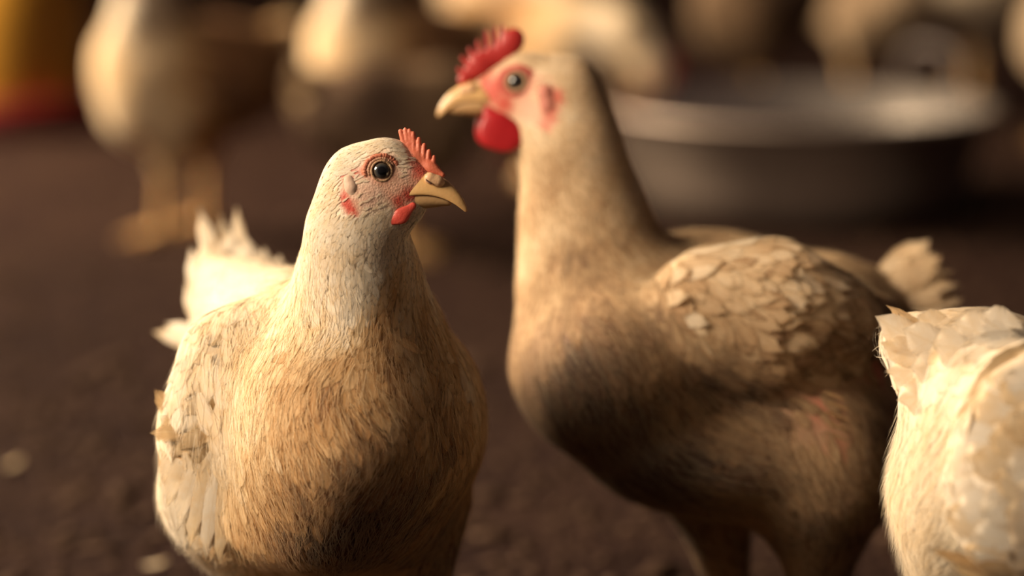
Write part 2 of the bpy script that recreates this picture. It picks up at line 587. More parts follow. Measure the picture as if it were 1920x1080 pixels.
M_FEATHER = feather_material('feather_white')
M_VANE = feather_material('wing_feather_white', barb=120.0, soft=0.15, fray=1.55, slant=0.35, streak=0.22, tip=0.16)
M_BODY = body_material('skin_and_down')
M_COMB_PALE = flesh_material('comb_orange_red', (0.44, 0.075, 0.042), (0.60, 0.19, 0.105), 0.5)
M_COMB_RED = flesh_material('comb_deep_red', (0.30, 0.012, 0.016), (0.46, 0.040, 0.032), 0.42)
M_WATTLE = flesh_material('wattle_red', (0.42, 0.040, 0.032), (0.56, 0.085, 0.055), 0.45)
M_WATTLE_RED = flesh_material('wattle_deep_red', (0.30, 0.006, 0.012), (0.44, 0.018, 0.022), 0.4)
M_LOBE = flesh_material('ear_lobe_pale', (0.55, 0.35, 0.25), (0.68, 0.52, 0.41), 0.6, 260)
M_LOBE_RED = flesh_material('ear_lobe_red', (0.40, 0.10, 0.075), (0.56, 0.25, 0.18), 0.5)
M_LID = flesh_material('eyelid_orange', (0.46, 0.105, 0.06), (0.58, 0.25, 0.145), 0.5, 900)
M_LID_RED = flesh_material('eyelid_red', (0.45, 0.06, 0.05), (0.55, 0.14, 0.10), 0.5, 900)
M_LID_RIM = flesh_material('eyelid_rim', (0.32, 0.18, 0.10), (0.48, 0.31, 0.18), 0.5, 900)
M_LID_SKIN = flesh_material('eyelid_skin', (0.42, 0.20, 0.125), (0.56, 0.32, 0.21), 0.55, 900)
M_HORN = horn_material('beak_horn', (0.50, 0.28, 0.10), (0.66, 0.43, 0.20))
M_HORN_DARK = horn_material('beak_horn_dark', (0.34, 0.20, 0.09), (0.52, 0.33, 0.16))
M_CERE = flesh_material('nostril_flap', (0.62, 0.36, 0.20), (0.70, 0.46, 0.27), 0.42)
M_LEG = horn_material('leg_scale', (0.55, 0.30, 0.10), (0.66, 0.42, 0.20))
M_EYE = eye_material('eye_glossy')
M_NOSTRIL = simple_material('nostril_dark', (0.06, 0.025, 0.02), (0.10, 0.04, 0.03))
M_V_SOFT = feather_material('wing_feather_soft', barb=110.0, soft=0.62, fray=1.15, slant=0.4, streak=0.22, tip=0.10)
M_QUILL = feather_material('quill_feather_brown', [(0.0, (0.74, 0.62, 0.44)), (0.35, (0.62, 0.44, 0.24)), (0.7, (0.40, 0.24, 0.11)), (1.0, (0.20, 0.10, 0.05))], barb=120.0)

# ------------------------------------------------------------------ floor, wall
def fbm(x, y, seed):
    r = np.random.default_rng(seed); z = 0; a = 1.0; f = 2.2
    for o in range(7):
        for k in range(4):
            th = r.uniform(0, 6.28); ph = r.uniform(0, 6.28); ff = f * r.uniform(0.7, 1.4)
            z = z + a * np.sin((x * math.cos(th) + y * math.sin(th)) * ff + ph + 1.3 * np.sin((x * math.sin(th) - y * math.cos(th)) * ff * 0.8))
        a *= 0.58; f *= 2.05
    return z / 8

def floor_height(x, y): return 0.0045 * fbm(x, y, 5)

def litter_material():
    m, nt = mat_new('barn_litter'); g = NT(nt)
    geo = g.n('ShaderNodeNewGeometry')
    a = g.noise(geo.outputs['Position'], 5, 6, 0.65)
    b = g.noise(geo.outputs['Position'], 60, 6, 0.7)
    c = g.noise(geo.outputs['Position'], 330, 4, 0.7)
    f = g.math('ADD', g.math('MULTIPLY', a, 0.45), g.math('MULTIPLY', b, 0.55))
    colr = g.ramp(f, [(0.30, (0.009, 0.005, 0.005)), (0.48, (0.024, 0.012, 0.010)), (0.64, (0.050, 0.027, 0.019)), (0.80, (0.10, 0.060, 0.040))])
    h = g.math('ADD', g.math('MULTIPLY', b, 1.0), g.math('MULTIPLY', c, 0.4))
    p = g.principled(colr, 0.95, g.bump(h, 0.8, 0.008), Specular_IOR_Level=0.03)
    g.out(p.outputs[0])
    return m
M_LITTER = litter_material()
xs = np.concatenate([np.linspace(-4, -1.0, 40)[:-1], np.linspace(-1.0, 1.0, 260), np.linspace(1.0, 4, 40)[1:]])
ys = np.concatenate([np.linspace(-1.5, 0.9, 30)[:-1], np.linspace(0.9, 4.2, 300), np.linspace(4.2, 9.0, 80)[1:]])
X, Y = np.meshgrid(xs, ys)
Z = floor_height(X, Y)
nx, ny = len(xs), len(ys)
ii = (np.arange(ny - 1)[:, None] * nx + np.arange(nx - 1)[None]).ravel()
floor = add_mesh('floor', np.stack([X.ravel(), Y.ravel(), Z.ravel()], 1), np.stack([ii, ii + 1, ii + nx + 1, ii + nx], 1), M_LITTER)
tag(floor, kind='structure')

M_WALL = simple_material('barn_wall_plaster', (0.05, 0.035, 0.03), (0.09, 0.062, 0.05), 0.9, 3)
def box_arrays(x0, x1, y0, y1, z0, z1):
    v = np.array([[x, y, z] for x in (x0, x1) for y in (y0, y1) for z in (z0, z1)])
    f = np.array([[0, 1, 3, 2], [4, 6, 7, 5], [0, 4, 5, 1], [2, 3, 7, 6], [0, 2, 6, 4], [1, 5, 7, 3]])
    return v, f
v_, f_ = box_arrays(-4, 4, 9.0, 9.15, 0, 2.6)
tag(add_mesh('wall_back', v_, f_, M_WALL, smooth=False), kind='structure')

# crumbs of litter
M_CRUMB = simple_material('litter_crumb', (0.022, 0.012, 0.010), (0.105, 0.064, 0.042), 0.95, 30, spec=0.04)
def crumbs(n):
    y = 0.95 + 3.6 * rng.random(n) ** 1.5
    x = (rng.random(n) - 0.5) * 2 * (0.28 + 0.25 * y)
    s = rng.lognormal(math.log(0.0030), 0.5, n)
    base = np.array([[1, 0, 0], [-0.5, 0.87, 0], [-0.5, -0.87, 0], [0, 0, 0.9], [0.1, 0.1, -0.7]])
    f = np.array([[0, 1, 3], [1, 2, 3], [2, 0, 3], [1, 0, 4], [2, 1, 4], [0, 2, 4]])
    th = rng.random(n) * 6.28; el = rng.uniform(0.6, 3.0, n)
    b = base[None] * (1 + 0.5 * (rng.random((n, 5, 3)) - 0.5))
    bx = b[..., 0] * el[:, None]; by = b[..., 1]
    vx = bx * np.cos(th)[:, None] - by * np.sin(th)[:, None]
    vy = bx * np.sin(th)[:, None] + by * np.cos(th)[:, None]
    V = np.stack([vx, vy, b[..., 2] * 0.6], -1) * s[:, None, None]
    V += np.stack([x, y, floor_height(x, y) + s * 0.2], 1)[:, None, :]
    F = (f[None] + (np.arange(n) * 5)[:, None, None]).reshape(-1, 3)
    return V.reshape(-1, 3), F
v_, f_ = crumbs(26000)
o = add_mesh('litter', v_, f_, M_CRUMB, smooth=False)
tag(o, 'dark brown crumbly litter strewn over the barn floor', 'litter', kind='stuff')

# ------------------------------------------------------------------ hen building blocks
def C(fr, u1, v1, d1, r1, u2, v2, d2, r2, sq=1.0, **kw):
    return mk(fr, fr.P(u1, v1, d1), fr.P(u2, v2, d2), fr.R(r1, d1), fr.R(r2, d2), sq, **kw)

def E(fr, u, v, d, ru, rv, rd, rot=0.0, **kw):
    return mk(fr, fr.P(u, v, d), fr.P(u, v, d), 1, 1, rad=(fr.R(ru, d), fr.R(rv, d), rd), rot=-math.radians(rot), **kw)

def mk(fr, a, b, ra, rb, sq=1.0, rad=None, rot=0.0, flow=(0, 1, 0), **kw):
    return Prim(a, b, ra, rb, sq, rad, rot, flow=(flow[0], -flow[1], flow[2]), **kw)

def uvpix(fr, p):
    if isinstance(fr, PhotoFrame):
        return 960 + p[:, 0] / p[:, 2] * FPX, 540 - p[:, 1] / p[:, 2] * FPX
    return p[:, 0] * 1000, -p[:, 1] * 1000

def on_surface(fr, fld, lst):
    """(u, v, radius px, strength) -> soft balls lying on the surface"""
    out = []
    for u, v, r, s in lst:
        d = fld.depth_at(fr, u, v)
        if d is None: continue
        out.append((fr.P(u, v, d), fr.R(r, d), s))
    return out

def spots(p, lst):
    """max over soft balls (centre, radius, strength)"""
    o = np.zeros(len(p))
    for c, r, s in lst:
        d = np.linalg.norm(p - c, axis=1) / r
        o = np.maximum(o, s * np.clip(1.6 - 1.6 * d, 0, 1))
    return np.clip(o, 0, 1)

def hen_body(fr, root, base, prims, h, cuts=(), bare=(), red=(), dirt_shade_fn=None, mat=None, extra=(), cover=None, n_cand=60000, strand_fn=None,
             strands=9000, swirl=0.22, spacing=0.40, loose=0.02, mat_f=None, prof='round', strand_len=1.0):
    fld = Field(prims, h, cuts)
    bare = on_surface(fr, fld, bare); red = on_surface(fr, fld, red)
    V, Q = fld.mesh()
    body = add_mesh('body', fr.world(V), Q, mat or M_BODY, root, base)
    def dirt_shade_of(p):
        a = blend(prims, p, ('dirt',))['dirt']
        if dirt_shade_fn is not None: a = a + dirt_shade_fn(p)
        return np.clip(a, 0, 1)
    sk = np.stack([dirt_shade_of(V), spots(V, bare), spots(V, red)], 1)
    set_attr(body, 'skin', sk)
    # ---- plumage: lies over body and wings together; cover(p) tells how much of a wing the small feathers hide
    wf = None
    if extra:
        wf = Field(list(extra), h * 1.2, pad=0.03)
        fld_b, fld = fld, Field(list(prims) + list(extra), h)
        V, Q = fld.mesh()
    def drop(p):
        if wf is None: return np.zeros(len(p), bool)
        on = wf.sample(p) < 0.006
        c = cover(p) if cover is not None else np.zeros(len(p))
        return on & (rng.random(len(p)) > c)
    P, area = surface_points(V, Q, n_cand)
    a = blend(prims, P, ('ln', 'wd', 'lift', 'dens', 'flow'))
    L = a['ln'] / 1000; W = a['wd'] / 1000
    r = spacing * np.sqrt(L * W) / np.maximum(a['dens'], 0.05)
    keep = thin(P, r)
    bsk = spots(P, bare)
    keep = keep[(rng.random(len(keep)) > bsk[keep] * 1.25)]
    keep = keep[~drop(P[keep])]
    P = P[keep]; L = L[keep]; W = W[keep]
    N = fld.grad(P)
    T = tangent(a['flow'][keep], N)
    n = len(P)
    T = rotate_about(T, N, rng.normal(0, swirl, n) + 0.28 * vnoise(P, 90, 3))
    L = L * rng.uniform(0.75, 1.2, n) * (1 - .55 * bsk[keep]); W = W * rng.uniform(0.8, 1.2, n) * (1 - .55 * bsk[keep])
    lift = 0.34 * a['lift'][keep] * rng.uniform(0.6, 1.4, n)
    lo = rng.random(n) < loose
    lift[lo] *= 1.7
    T[lo] = rotate_about(T[lo], N[lo], rng.normal(0, 0.5, lo.sum()))
    at = np.stack([dirt_shade_of(P), rng.random(n), np.zeros(n), np.ones(n)], 1)
    fv = feather_verts(P, T, N, L, W, lift, np.full(n, 0.0006), PROF[prof], rng.normal(0, 0.06, n), fld)
    groups = [(fv, F_FACES, F_UV, at, N)]
    if strands:
        P2, _ = surface_points(V, Q, strands)
        b = spots(P2, bare)
        kk = rng.random(strands) > b * 0.9
        kk &= ~drop(P2)
        if strand_fn is not None: kk &= rng.random(strands) < strand_fn(P2)
        P2 = P2[kk]; n2 = len(P2)
        a2 = blend(prims, P2, ('ln', 'lift', 'flow'))
        N2 = fld.grad(P2)
        T2 = rotate_about(tangent(a2['flow'], N2), N2, rng.normal(0, 0.20, n2) + 0.28 * vnoise(P2, 90, 3))
        at2 = np.stack([np.clip(dirt_shade_of(P2) + rng.normal(0, 0.10, n2), 0, 1), rng.random(n2), np.zeros(n2), np.ones(n2)], 1)
        L2 = a2['ln'] / 1000 * rng.uniform(0.5, 1.05, n2) * strand_len
        sv = strand_verts(P2, T2, N2, L2, rng.uniform(0.00015, 0.00034, n2) * np.clip(L2 / 0.014, 0.4, 1.2),
                          a2['lift'] * rng.uniform(0.5, 1.9, n2) + 0.025, fld, rng.normal(0, 0.10, n2))
        groups.append((sv, S_FACES, S_UV, at2, N2))
    pl = plume_object('plumage', groups, mat_f or M_FEATHER, root, fr, base, kind='stuff')
    return (fld if wf is None else fld_b), body

def feather_objects(fr, parent, base, P, T, N, L, W, lift, dirt, mat, prof='round', fld=None, bend=None, base_h=0.0006, camber=0.05):
    """one object per feather under parent"""
    n = len(P)
    fv = feather_verts(P, T, N, L, W, lift, np.full(n, base_h), PROF[prof], bend if bend is not None else rng.normal(0, 0.04, n), fld, camber)
    rnd = rng.random(n)
    uvl = F_UV[F_FACES.ravel()].astype(np.float32).ravel()
    w = fr.world(fv.reshape(-1, 3)).reshape(n, -1, 3)
    for i in range(n):
        o = add_mesh('feather', w[i], F_FACES, mat, parent, w[i][NC // 2])
        o.data.uv_layers.new(name='uv').data.foreach_set('uv', uvl)
        set_attr(o, 'plume', np.tile([dirt[i], rnd[i], 0, 1], (NR * NC, 1)))
        set_vec(o, 'lie', np.tile(fr.M @ N[i], (NR * NC, 1)))

def quills(fr, parent, base, lst, mat, prof='long'):
    """explicit feathers: (u1,v1,d1, u2,v2,d2, width px, bend, dirt[, roll])"""
    for q in lst:
        a = fr.P(*q[0:3]); b = fr.P(*q[3:6])
        T = b - a; L = np.linalg.norm(T); T /= L
        roll = q[9] if len(q) > 9 else 0.0
        view = np.array([0, 0.25, -1.0]); view /= np.linalg.norm(view)
        N = view - (view @ T) * T; N /= np.linalg.norm(N)
        B = np.cross(N, T); N = N * math.cos(roll) + B * math.sin(roll)
        feather_objects(fr, parent, base, a[None], T[None], N[None], np.array([L]), np.array([fr.R(q[6], q[2])]),
                        np.array([0.02]), np.array([q[8]]), mat, prof, None, np.array([q[7]]), 0.0, 0.14)

def wing(fr, root, base, prims, h, n_max, ln, wd, flow, dirt, lift=0.06, sp=0.50, dirt_shade_fn=None, front_only=True, mat=None, label=None, lnfn=None, camber=.07):
    fld = Field(prims, h)
    V, Q = fld.mesh()
    w = add_mesh('wing', fr.world(V), Q, M_BODY, root, base, label=label)
    d0 = np.full(len(V), dirt) + (dirt_shade_fn(V) if dirt_shade_fn is not None else 0)
    set_attr(w, 'skin', np.stack([np.clip(d0, 0, 1), np.zeros(len(V)), np.zeros(len(V))], 1))
    P, _ = surface_points(V, Q, 9000)
    N = fld.grad(P)
    if front_only:
        k = N[:, 2] < 0.25
        P = P[k]; N = N[k]
    sc_ = np.ones(len(P)) if lnfn is None else lnfn(P)
    L = ln / 1000 * sc_; W = wd / 1000 * np.sqrt(sc_)
    keep = thin(P, sp * np.sqrt(L * W))
    keep = keep[:n_max]
    P, N, L, W = P[keep], N[keep], L[keep], W[keep]
    fl = np.array([flow[0], -flow[1], flow[2]], float)
    a = blend(prims, P, ('flow',))['flow']
    T = tangent(a, N)
    n = len(P)
    T = rotate_about(T, N, rng.normal(0, 0.24, n))
    L = L * rng.uniform(0.8, 1.15, n)
    dd = np.full(n, dirt) + (dirt_shade_fn(P) if dirt_shade_fn is not None else 0) + rng.normal(0, 0.07, n)
    feather_objects(fr, w, base, P, T, N, L * rng.uniform(0.9, 1.12, n), W * rng.uniform(0.9, 1.1, n),
                    lift * rng.uniform(0.6, 1.4, n), np.clip(dd, 0, 1), mat or M_VANE, 'round', fld, camber=camber)
    return w, fld

def blob(name, fr, root, base, prims, h, mat, label=None, cuts=()):
    f = Field(prims, h, cuts, pad=0.004)
    V, Q = f.mesh()
    return add_mesh(name, fr.world(V), Q, mat, root, base, label=label)

def beak_loft(name, fr, root, base, st, mat, ridge=0.75, label=None):
    """st: (culmen u,v, tomium u,v, half width px, depth offset)"""
    K = 9
    rings = []
    for (cu, cv, tu, tv, hw, d) in st:
        c = fr.P(cu, cv, d); t = fr.P(tu, tv, d); w = fr.R(hw, d)
        ring = []
        for i in range(K):
            ph = -math.pi / 2 + math.pi * i / (K - 1)
            s = math.cos(ph) ** ridge if math.cos(ph) > 1e-6 else 0.0
            ring.append(t + (c - t) * s + np.array([0, 0, w * math.sin(ph)]))
        for i in range(3):                                   # hollowed underside
            x = 0.5 - (i + 0.5) / 3
            ring.append(t + (c - t) * 0.16 + np.array([0, 0, w * 2 * x * 0.8]))
        rings.append(ring)
    V = np.array(rings); m = V.shape[1]; n = len(rings)
    F = []
    for i in range(n - 1):
        for j in range(m):
            F.append((i*m+j, i*m+(j+1) % m, (i+1)*m+(j+1) % m, (i+1)*m+j))
    F.append(tuple(range(m))[::-1]); F.append(tuple((n-1)*m+j for j in range(m)))
    o = add_mesh(name, fr.world(V.reshape(-1, 3)), F, mat, root, base, label=label)
    ss = o.modifiers.new('smooth', 'SUBSURF'); ss.levels = 2; ss.render_levels = 2
    return o

def eye(fr, root, base, u, v, d, r, out, lid_mat, rings, lid_label=None):
    """eyeball with its eyelid rings; out = direction it looks"""
    c = fr.P(u, v, d); R = fr.R(r, d)
    z = np.array(out, float); z[1] = -z[1]; z /= np.linalg.norm(z)
    x = np.cross(np.array([0, 1.0, 0]), z); x /= np.linalg.norm(x); y = np.cross(z, x)
    nu, nv = 36, 18
    V, A, F = [], [], []
    for i in range(nv + 1):
        th = math.pi * i / nv
        for j in range(nu):
            ph = 2 * math.pi * j / nu
            V.append(c + R * (math.sin(th) * (math.cos(ph) * x + math.sin(ph) * y) + math.cos(th) * z * 0.8))
            A.append((min(th / 1.25, 1.0), 0, 0))
    for i in range(nv):
        for j in range(nu):
            F.append((i*nu+j, (i+1)*nu+j, (i+1)*nu+(j+1) % nu, i*nu+(j+1) % nu))
    e = add_mesh('eye', fr.world(np.array(V)), np.array(F), M_EYE, root, base)
    set_attr(e, 'eye', A)
    for (rr, tube, zz, sx, sy, mat, name) in rings:
        V, F = [], []; n1, n2 = 170, 10
        bump_ = np.random.default_rng(3).normal(0, 1, (n1, n2))
        for i in range(n1):
            ph = 2 * math.pi * i / n1
            wob = 1 + 0.07 * math.sin(ph * 3 + 1) + 0.05 * math.sin(ph * 7.0 + 2)
            for j in range(n2):
                q = 2 * math.pi * j / n2
                wob_ = wob * (1 + .16 * bump_[i, j])
                rad = R * rr + R * tube * wob_ * math.cos(q)
                V.append(c + x * rad * math.cos(ph) * sx + y * rad * math.sin(ph) * sy + z * (R * zz + R * tube * 0.8 * wob_ * math.sin(q)))
        for i in range(n1):
            for j in range(n2):
                F.append((i*n2+j, ((i+1) % n1)*n2+j, ((i+1) % n1)*n2+(j+1) % n2, i*n2+(j+1) % n2))
        add_mesh(name, fr.world(np.array(V)), np.array(F), mat, e, base)
    return e

def leg(fr, root, base, hip, hock, foot, r1, heading, mat=None):
    """shank and toes in frame metres: hock -> foot point on the floor"""
    hock = np.array(hock); foot = np.array(foot)
    up = fr.M.T @ np.array([0, 0, 1.0])
    hd = np.array(heading, float); hd -= (hd @ up) * up; hd /= np.linalg.norm(hd)
    sd = np.cross(up, hd)
    f0 = foot + up * 0.008
    pr = [Prim(hock, f0 + up * 0.006, r1 * 1.0, r1 * 0.78, k=0.006)]
    pr.append(Prim(hock, hock + (np.array(hip) - hock) * 0.25, r1 * 1.15, r1 * 1.2, k=0.006))
    for ang, ln in ((0, .055), (0.6, .045), (-0.6, .045), (math.pi, .022)):
        dr = hd * math.cos(ang) + sd * math.sin(ang)
        mid = f0 + dr * ln * 0.5 + up * 0.002
        pr.append(Prim(f0, mid, r1 * 0.75, r1 * 0.62, k=0.005))
        pr.append(Prim(mid, foot + dr * ln + up * 0.004, r1 * 0.62, r1 * 0.36, k=0.004))
    f = Field(pr, 0.0016, pad=0.004)
    V, Q = f.mesh()
    return add_mesh('leg', fr.world(V), Q, mat or M_LEG, root, base)

# ================================================================== near white hen, facing the camera, head turned right
def near_hen():
    fr = PhotoFrame(1.37)
    base = ground(640, 1500)
    root = empty('hen', base, 'white hen in sharp focus with tan breast and small orange comb, head turned right', 'hen')
    HD = -0.055                                             # head nearer than the chest
    hd = lambda u: HD - (u - 690) * 0.00006                 # head turned a little to the camera
    kw_head = dict(ln=5.0, wd=1.5, lift=0.02, dirt=0.05, dens=1.0)
    prims = [
        E(fr, 654, 802, 0.0, 234, 246, .088, k=.03, flow=(-.06, 1, -.1), ln=27, wd=11, lift=.07, dirt=.40),
        E(fr, 776, 778, .02, 112, 146, .06, k=.03, flow=(.1, 1, .1), ln=25, wd=10, lift=.06, dirt=.40),
        C(fr, 680, 600, -.02, 98, 650, 690, -.01, 174, k=.03, flow=(-.05, 1, -.1), ln=23, wd=8, lift=.06, dirt=.36),
        C(fr, 672, 505, -.035, 92, 678, 590, -.02, 108, k=.03, flow=(-.02, 1, .0), ln=16, wd=4.4, lift=.045, dirt=.17),
        C(fr, 668, 425, HD + .005, 80, 672, 505, -.035, 90, sq=.8, k=.02, flow=(-.1, 1, .1), ln=12, wd=3.0, lift=.045, dirt=.12),
        C(fr, 690, 354, HD, 78, 668, 425, HD + .005, 78, sq=.66, k=.014, flow=(-.5, 1, .1), **kw_head),
        C(fr, 728, 322, hd(728), 55, 690, 350, HD, 72, sq=.64, k=.014, flow=(-1, .25, .1), **kw_head),
        C(fr, 758, 346, hd(760), 40, 735, 338, hd(735), 52, sq=.62, k=.012, flow=(-1, .15, .1), **kw_head),
        C(fr, 790, 348, hd(792), 24, 760, 350, hd(760), 38, sq=.62, k=.010, flow=(-1, .2, 0), **kw_head),
        C(fr, 706, 382, hd(712), 56, 728, 388, hd(735), 40, sq=.62, k=.012, flow=(-.8, .8, 0), **kw_head),
        C(fr, 716, 404, hd(720), 40, 768, 396, hd(775), 13, sq=.64, k=.012, flow=(-.8, .7, 0), **kw_head),
        E(fr, 565, 750, .095, 160, 190, .09, k=.04, flow=(-.5, .6, .6), ln=26, wd=10, lift=.05, dirt=.10),
        C(fr, 560, 590, .05, 70, 480, 600, .14, 85, k=.04, flow=(-.7, -.1, .6), ln=24, wd=9, lift=.06, dirt=.07),
        C(fr, 470, 590, .14, 80, 425, 545, .20, 62, k=.03, flow=(-.4, -.8, .3), ln=30, wd=11, lift=.14, dirt=.05),
        E(fr, 445, 925, .075, 110, 140, .07, k=.03, flow=(-.55, .8, .1), ln=26, wd=10, lift=.12, dirt=.16),
        E(fr, 610, 955, .045, 205, 112, .09, k=.03, flow=(-.1, 1, .2), ln=26, wd=7, lift=.12, dirt=.54),
        C(fr, 500, 985, .05, 95, 505, 1130, .045, 44, k=.025, flow=(0, 1, 0), ln=20, wd=7, lift=.12, dirt=.3),
        C(fr, 770, 960, .05, 100, 790, 1130, .045, 46, k=.025, flow=(0, 1, 0), ln=20, wd=7, lift=.12, dirt=.5),
    ]
    def dirt_shade_fn(p):
        u, v = uvpix(fr, p)
        low = np.interp(v, [480, 620, 760, 870, 960, 1030, 1062], [-.06, .03, .10, .28, .46, .46, .12])
        side = np.interp(u, [330, 430, 560, 690, 820, 870, 900], [-.26, -.22, -.04, .06, .06, -.06, -.08])
        chest = np.clip((u - np.interp(v, [510, 760, 880], [532, 470, 385])) / 130, 0, 1)
        return np.where(v > 470, low * chest + side + (.10 * vnoise(p, 60, 8) + .13 * vnoise(p, 190, 9)) * chest, 0)
    bare = [(718, 324, 56, 1.0), (692, 365, 44, .7), (656, 350, 30, 1.0), (662, 385, 30, .9), (742, 355, 52, .9), (782, 345, 44, 1.0), (790, 318, 30, 1),
            (752, 385, 26, .8), (772, 286, 18, .8)]
    red = [(768, 366, 22, .9), (748, 378, 18, .9), (786, 320, 26, .8), (646, 330, 12, 1), (656, 324, 13, 1), (668, 323, 11, .9), (645, 368, 13, .9), (649, 380, 16, 1), (656, 391, 15, 1), (664, 400, 11, .8), (705, 300, 20, .55), (684, 322, 16, .6),
           (795, 352, 18, .8), (774, 300, 20, .7)]
    # wing on the near side
    wp = [C(fr, 545, 590, .0, 42, 440, 680, -.008, 84, sq=.8, k=.024, flow=(-.85, .6, .2)),
          C(fr, 440, 680, -.008, 84, 402, 800, .0, 82, sq=.8, k=.024, flow=(-.75, .75, .3)),
          C(fr, 398, 800, .0, 82, 392, 925, .02, 88, sq=.8, k=.024, flow=(-.6, .8, .25))]
    def wing_dirt_shade(p):
        u, v = uvpix(fr, p)
        return np.interp(v, [560, 700, 800, 880], [-.12, 0, .10, .14]) + np.interp(u, [330, 420, 540], [-.02, 0, .06]) + .10 * vnoise(p, 110, 21)
    w, wf = wing(fr, root, base, wp, .0026, 280, 34, 12, (0, 0, 0), .16, lift=.035, sp=.42, dirt_shade_fn=wing_dirt_shade, mat=M_V_SOFT)
    quills(fr, w, base, [
        (345, 800, -.010, 281, 735, -.012, 36, .10, .45), (372, 812, -.022, 281, 803, -.020, 38, -.10, .50), (360, 830, -.018, 298, 778, -.018, 40, .0, .25),
        (395, 640, .075, 340, 745, .085, 44, .06, .14), (410, 590, .09, 352, 690, .10, 44, .06, .10)], M_QUILL)
    quills(fr, w, base, [(352, 790, -.016, 297, 905, -.012, 46, -.06, .10), (372, 800, -.020, 304, 950, -.013, 50, -.05, .16), (390, 812, -.023, 322, 990, -.013, 52, -.06, .08),
        (404, 828, -.025, 345, 1025, -.012, 54, -.05, .15), (416, 850, -.026, 374, 1046, -.012, 54, -.06, .10), (428, 880, -.026, 404, 1058, -.012, 54, -.05, .18)], M_V_SOFT)
    fld, body = hen_body(fr, root, base, prims, .0022, (), bare, red, dirt_shade_fn, n_cand=220000, strands=34000, extra=wp, cover=lambda p: np.interp(uvpix(fr, p)[1], [570, 650, 820, 900], [1, .22, .2, .5]), spacing=.36)
    # tail
    t = blob('tail', fr, root, base, [C(fr, 440, 560, .19, 52, 412, 500, .22, 40, k=.02)], .003, M_BODY)
    set_attr(t, 'skin', np.zeros((len(t.data.vertices), 3)))
    tf = [(420, 560, .20, 366, 392, .22, 34, .04, .10), (430, 560, .20, 408, 400, .23, 20, .03, .12), (450, 540, .21, 463, 388, .23, 26, -.12, .14),
          (400, 600, .19, 345, 470, .21, 46, .08, .03), (400, 620, .18, 338, 540, .20, 46, .1, .03), (415, 580, .18, 375, 440, .20, 50, .05, .02),
          (400, 640, .19, 285, 638, .22, 34, .10, .12), (395, 640, .19, 310, 610, .22, 36, .02, .06), (440, 570, .19, 430, 430, .21, 60, .0, .03),
          (470, 560, .18, 470, 445, .20, 60, -.05, .04), (490, 560, .18, 505, 465, .20, 55, -.08, .06), (510, 560, .17, 535, 480, .19, 50, -.1, .08),
          (450, 590, .17, 420, 480, .18, 60, .05, .02), (430, 600, .17, 385, 500, .185, 60, .06, .02), (480, 590, .16, 460, 500, .17, 60, 0, .04),
          (410, 640, .165, 350, 590, .18, 56, .1, .02)]
    quills(fr, t, base, tf, M_VANE)
    # beak, lower mandible, nostril flap
    upper = [(782, 312, 747, 379, 27, hd(770)), (800, 316, 765, 373, 27, hd(785)), (822, 326, 790, 370, 24, hd(805)), (842, 339, 812, 370.5, 19, hd(826)),
             (857, 355, 835, 376, 14, hd(845)), (868, 370, 853, 385, 10, hd(860)), (875, 385, 865, 393, 5, hd(870)), (877, 397, 873, 399, 1.8, hd(876))]
    beak_loft('upper_beak', fr, root, base, upper, M_HORN)
    lower = [(766, 396, 756, 366, 23, hd(765)), (788, 393, 785, 362, 23, hd(788)), (812, 390, 810, 364, 18, hd(810)), (832, 387, 830, 372, 12, hd(830)), (848, 386, 848, 379, 5, hd(848))]
    beak_loft('lower_beak', fr, root, base, lower, M_HORN_DARK, label='darker lower half of the beak')
    S = lambda u, v, dflt: (lambda q: q if q is not None else dflt)(fld.depth_at(fr, u, v))
    blob('nostril_flap', fr, root, base, [C(fr, 806, 334, hd(806) - .0062, 11, 820, 340, hd(820) - .0050, 10, sq=.7, k=.003),
         C(fr, 826, 342, hd(826) - .0036, 7, 822, 339, hd(822) - .0040, 8, sq=.7, k=.003)], .0006, M_CERE)
    blob('nostril', fr, root, base, [C(fr, 799, 337, hd(797) - .0084, 1.6, 808, 344, hd(808) - .0079, 2.0, k=.002)], .0004, M_NOSTRIL)
    # comb
    cp = [C(fr, 756, 272, hd(752), 8, 778, 296, hd(775), 13, sq=.62, k=.004), C(fr, 778, 296, hd(775), 14, 808, 318, hd(805), 11, sq=.62, k=.004),
          C(fr, 808, 312, hd(805), 9, 830, 328, hd(828), 5, sq=.8, k=.004)]
    for (bu, bv, tu, tv, r) in ((759, 274, 751, 246, 5.9), (766, 277, 760, 243, 5.5), (771, 280, 767.8, 244.5, 5.2), (777, 283, 774.8, 250, 5.6), (785, 290, 785.5, 261, 6.0),
                                (794, 297, 795.5, 272, 5.8), (803, 304, 804.5, 283, 5.4), (812, 311, 814, 294, 4.9)):
        cp.append(C(fr, bu, bv, hd(bu), r, tu, tv, hd(tu), r * .74, sq=1.0, k=.0006))
    blob('comb', fr, root, base, cp, .0006, M_COMB_PALE)
    # wattles
    for s in (-1, 1):
        d0 = S(745, 404, hd(748) - .008) - hd(748) - .0012
        dd = -s * d0
        blob('wattle', fr, root, base, [C(fr, 774, 386, hd(772) + dd * .75, 7, 752, 405, hd(748) + dd * .92, 12, sq=.34, k=.004),
             C(fr, 752, 405, hd(748) + dd * .92, 12, 734, 414, hd(733) + dd * .95, 9, sq=.34, k=.004)], .0006, M_WATTLE)
    dl = S(656, 346, HD)
    blob('ear_lobe', fr, root, base, [C(fr, 654, 338, dl + .0011, 10, 659, 352, dl + .0011, 11, sq=.75, k=.004), C(fr, 664, 366, dl + .0014, 8, 660, 352, dl + .0010, 10, sq=.7, k=.004)], .0006, M_LOBE)
    de = S(715, 320.6, hd(715))
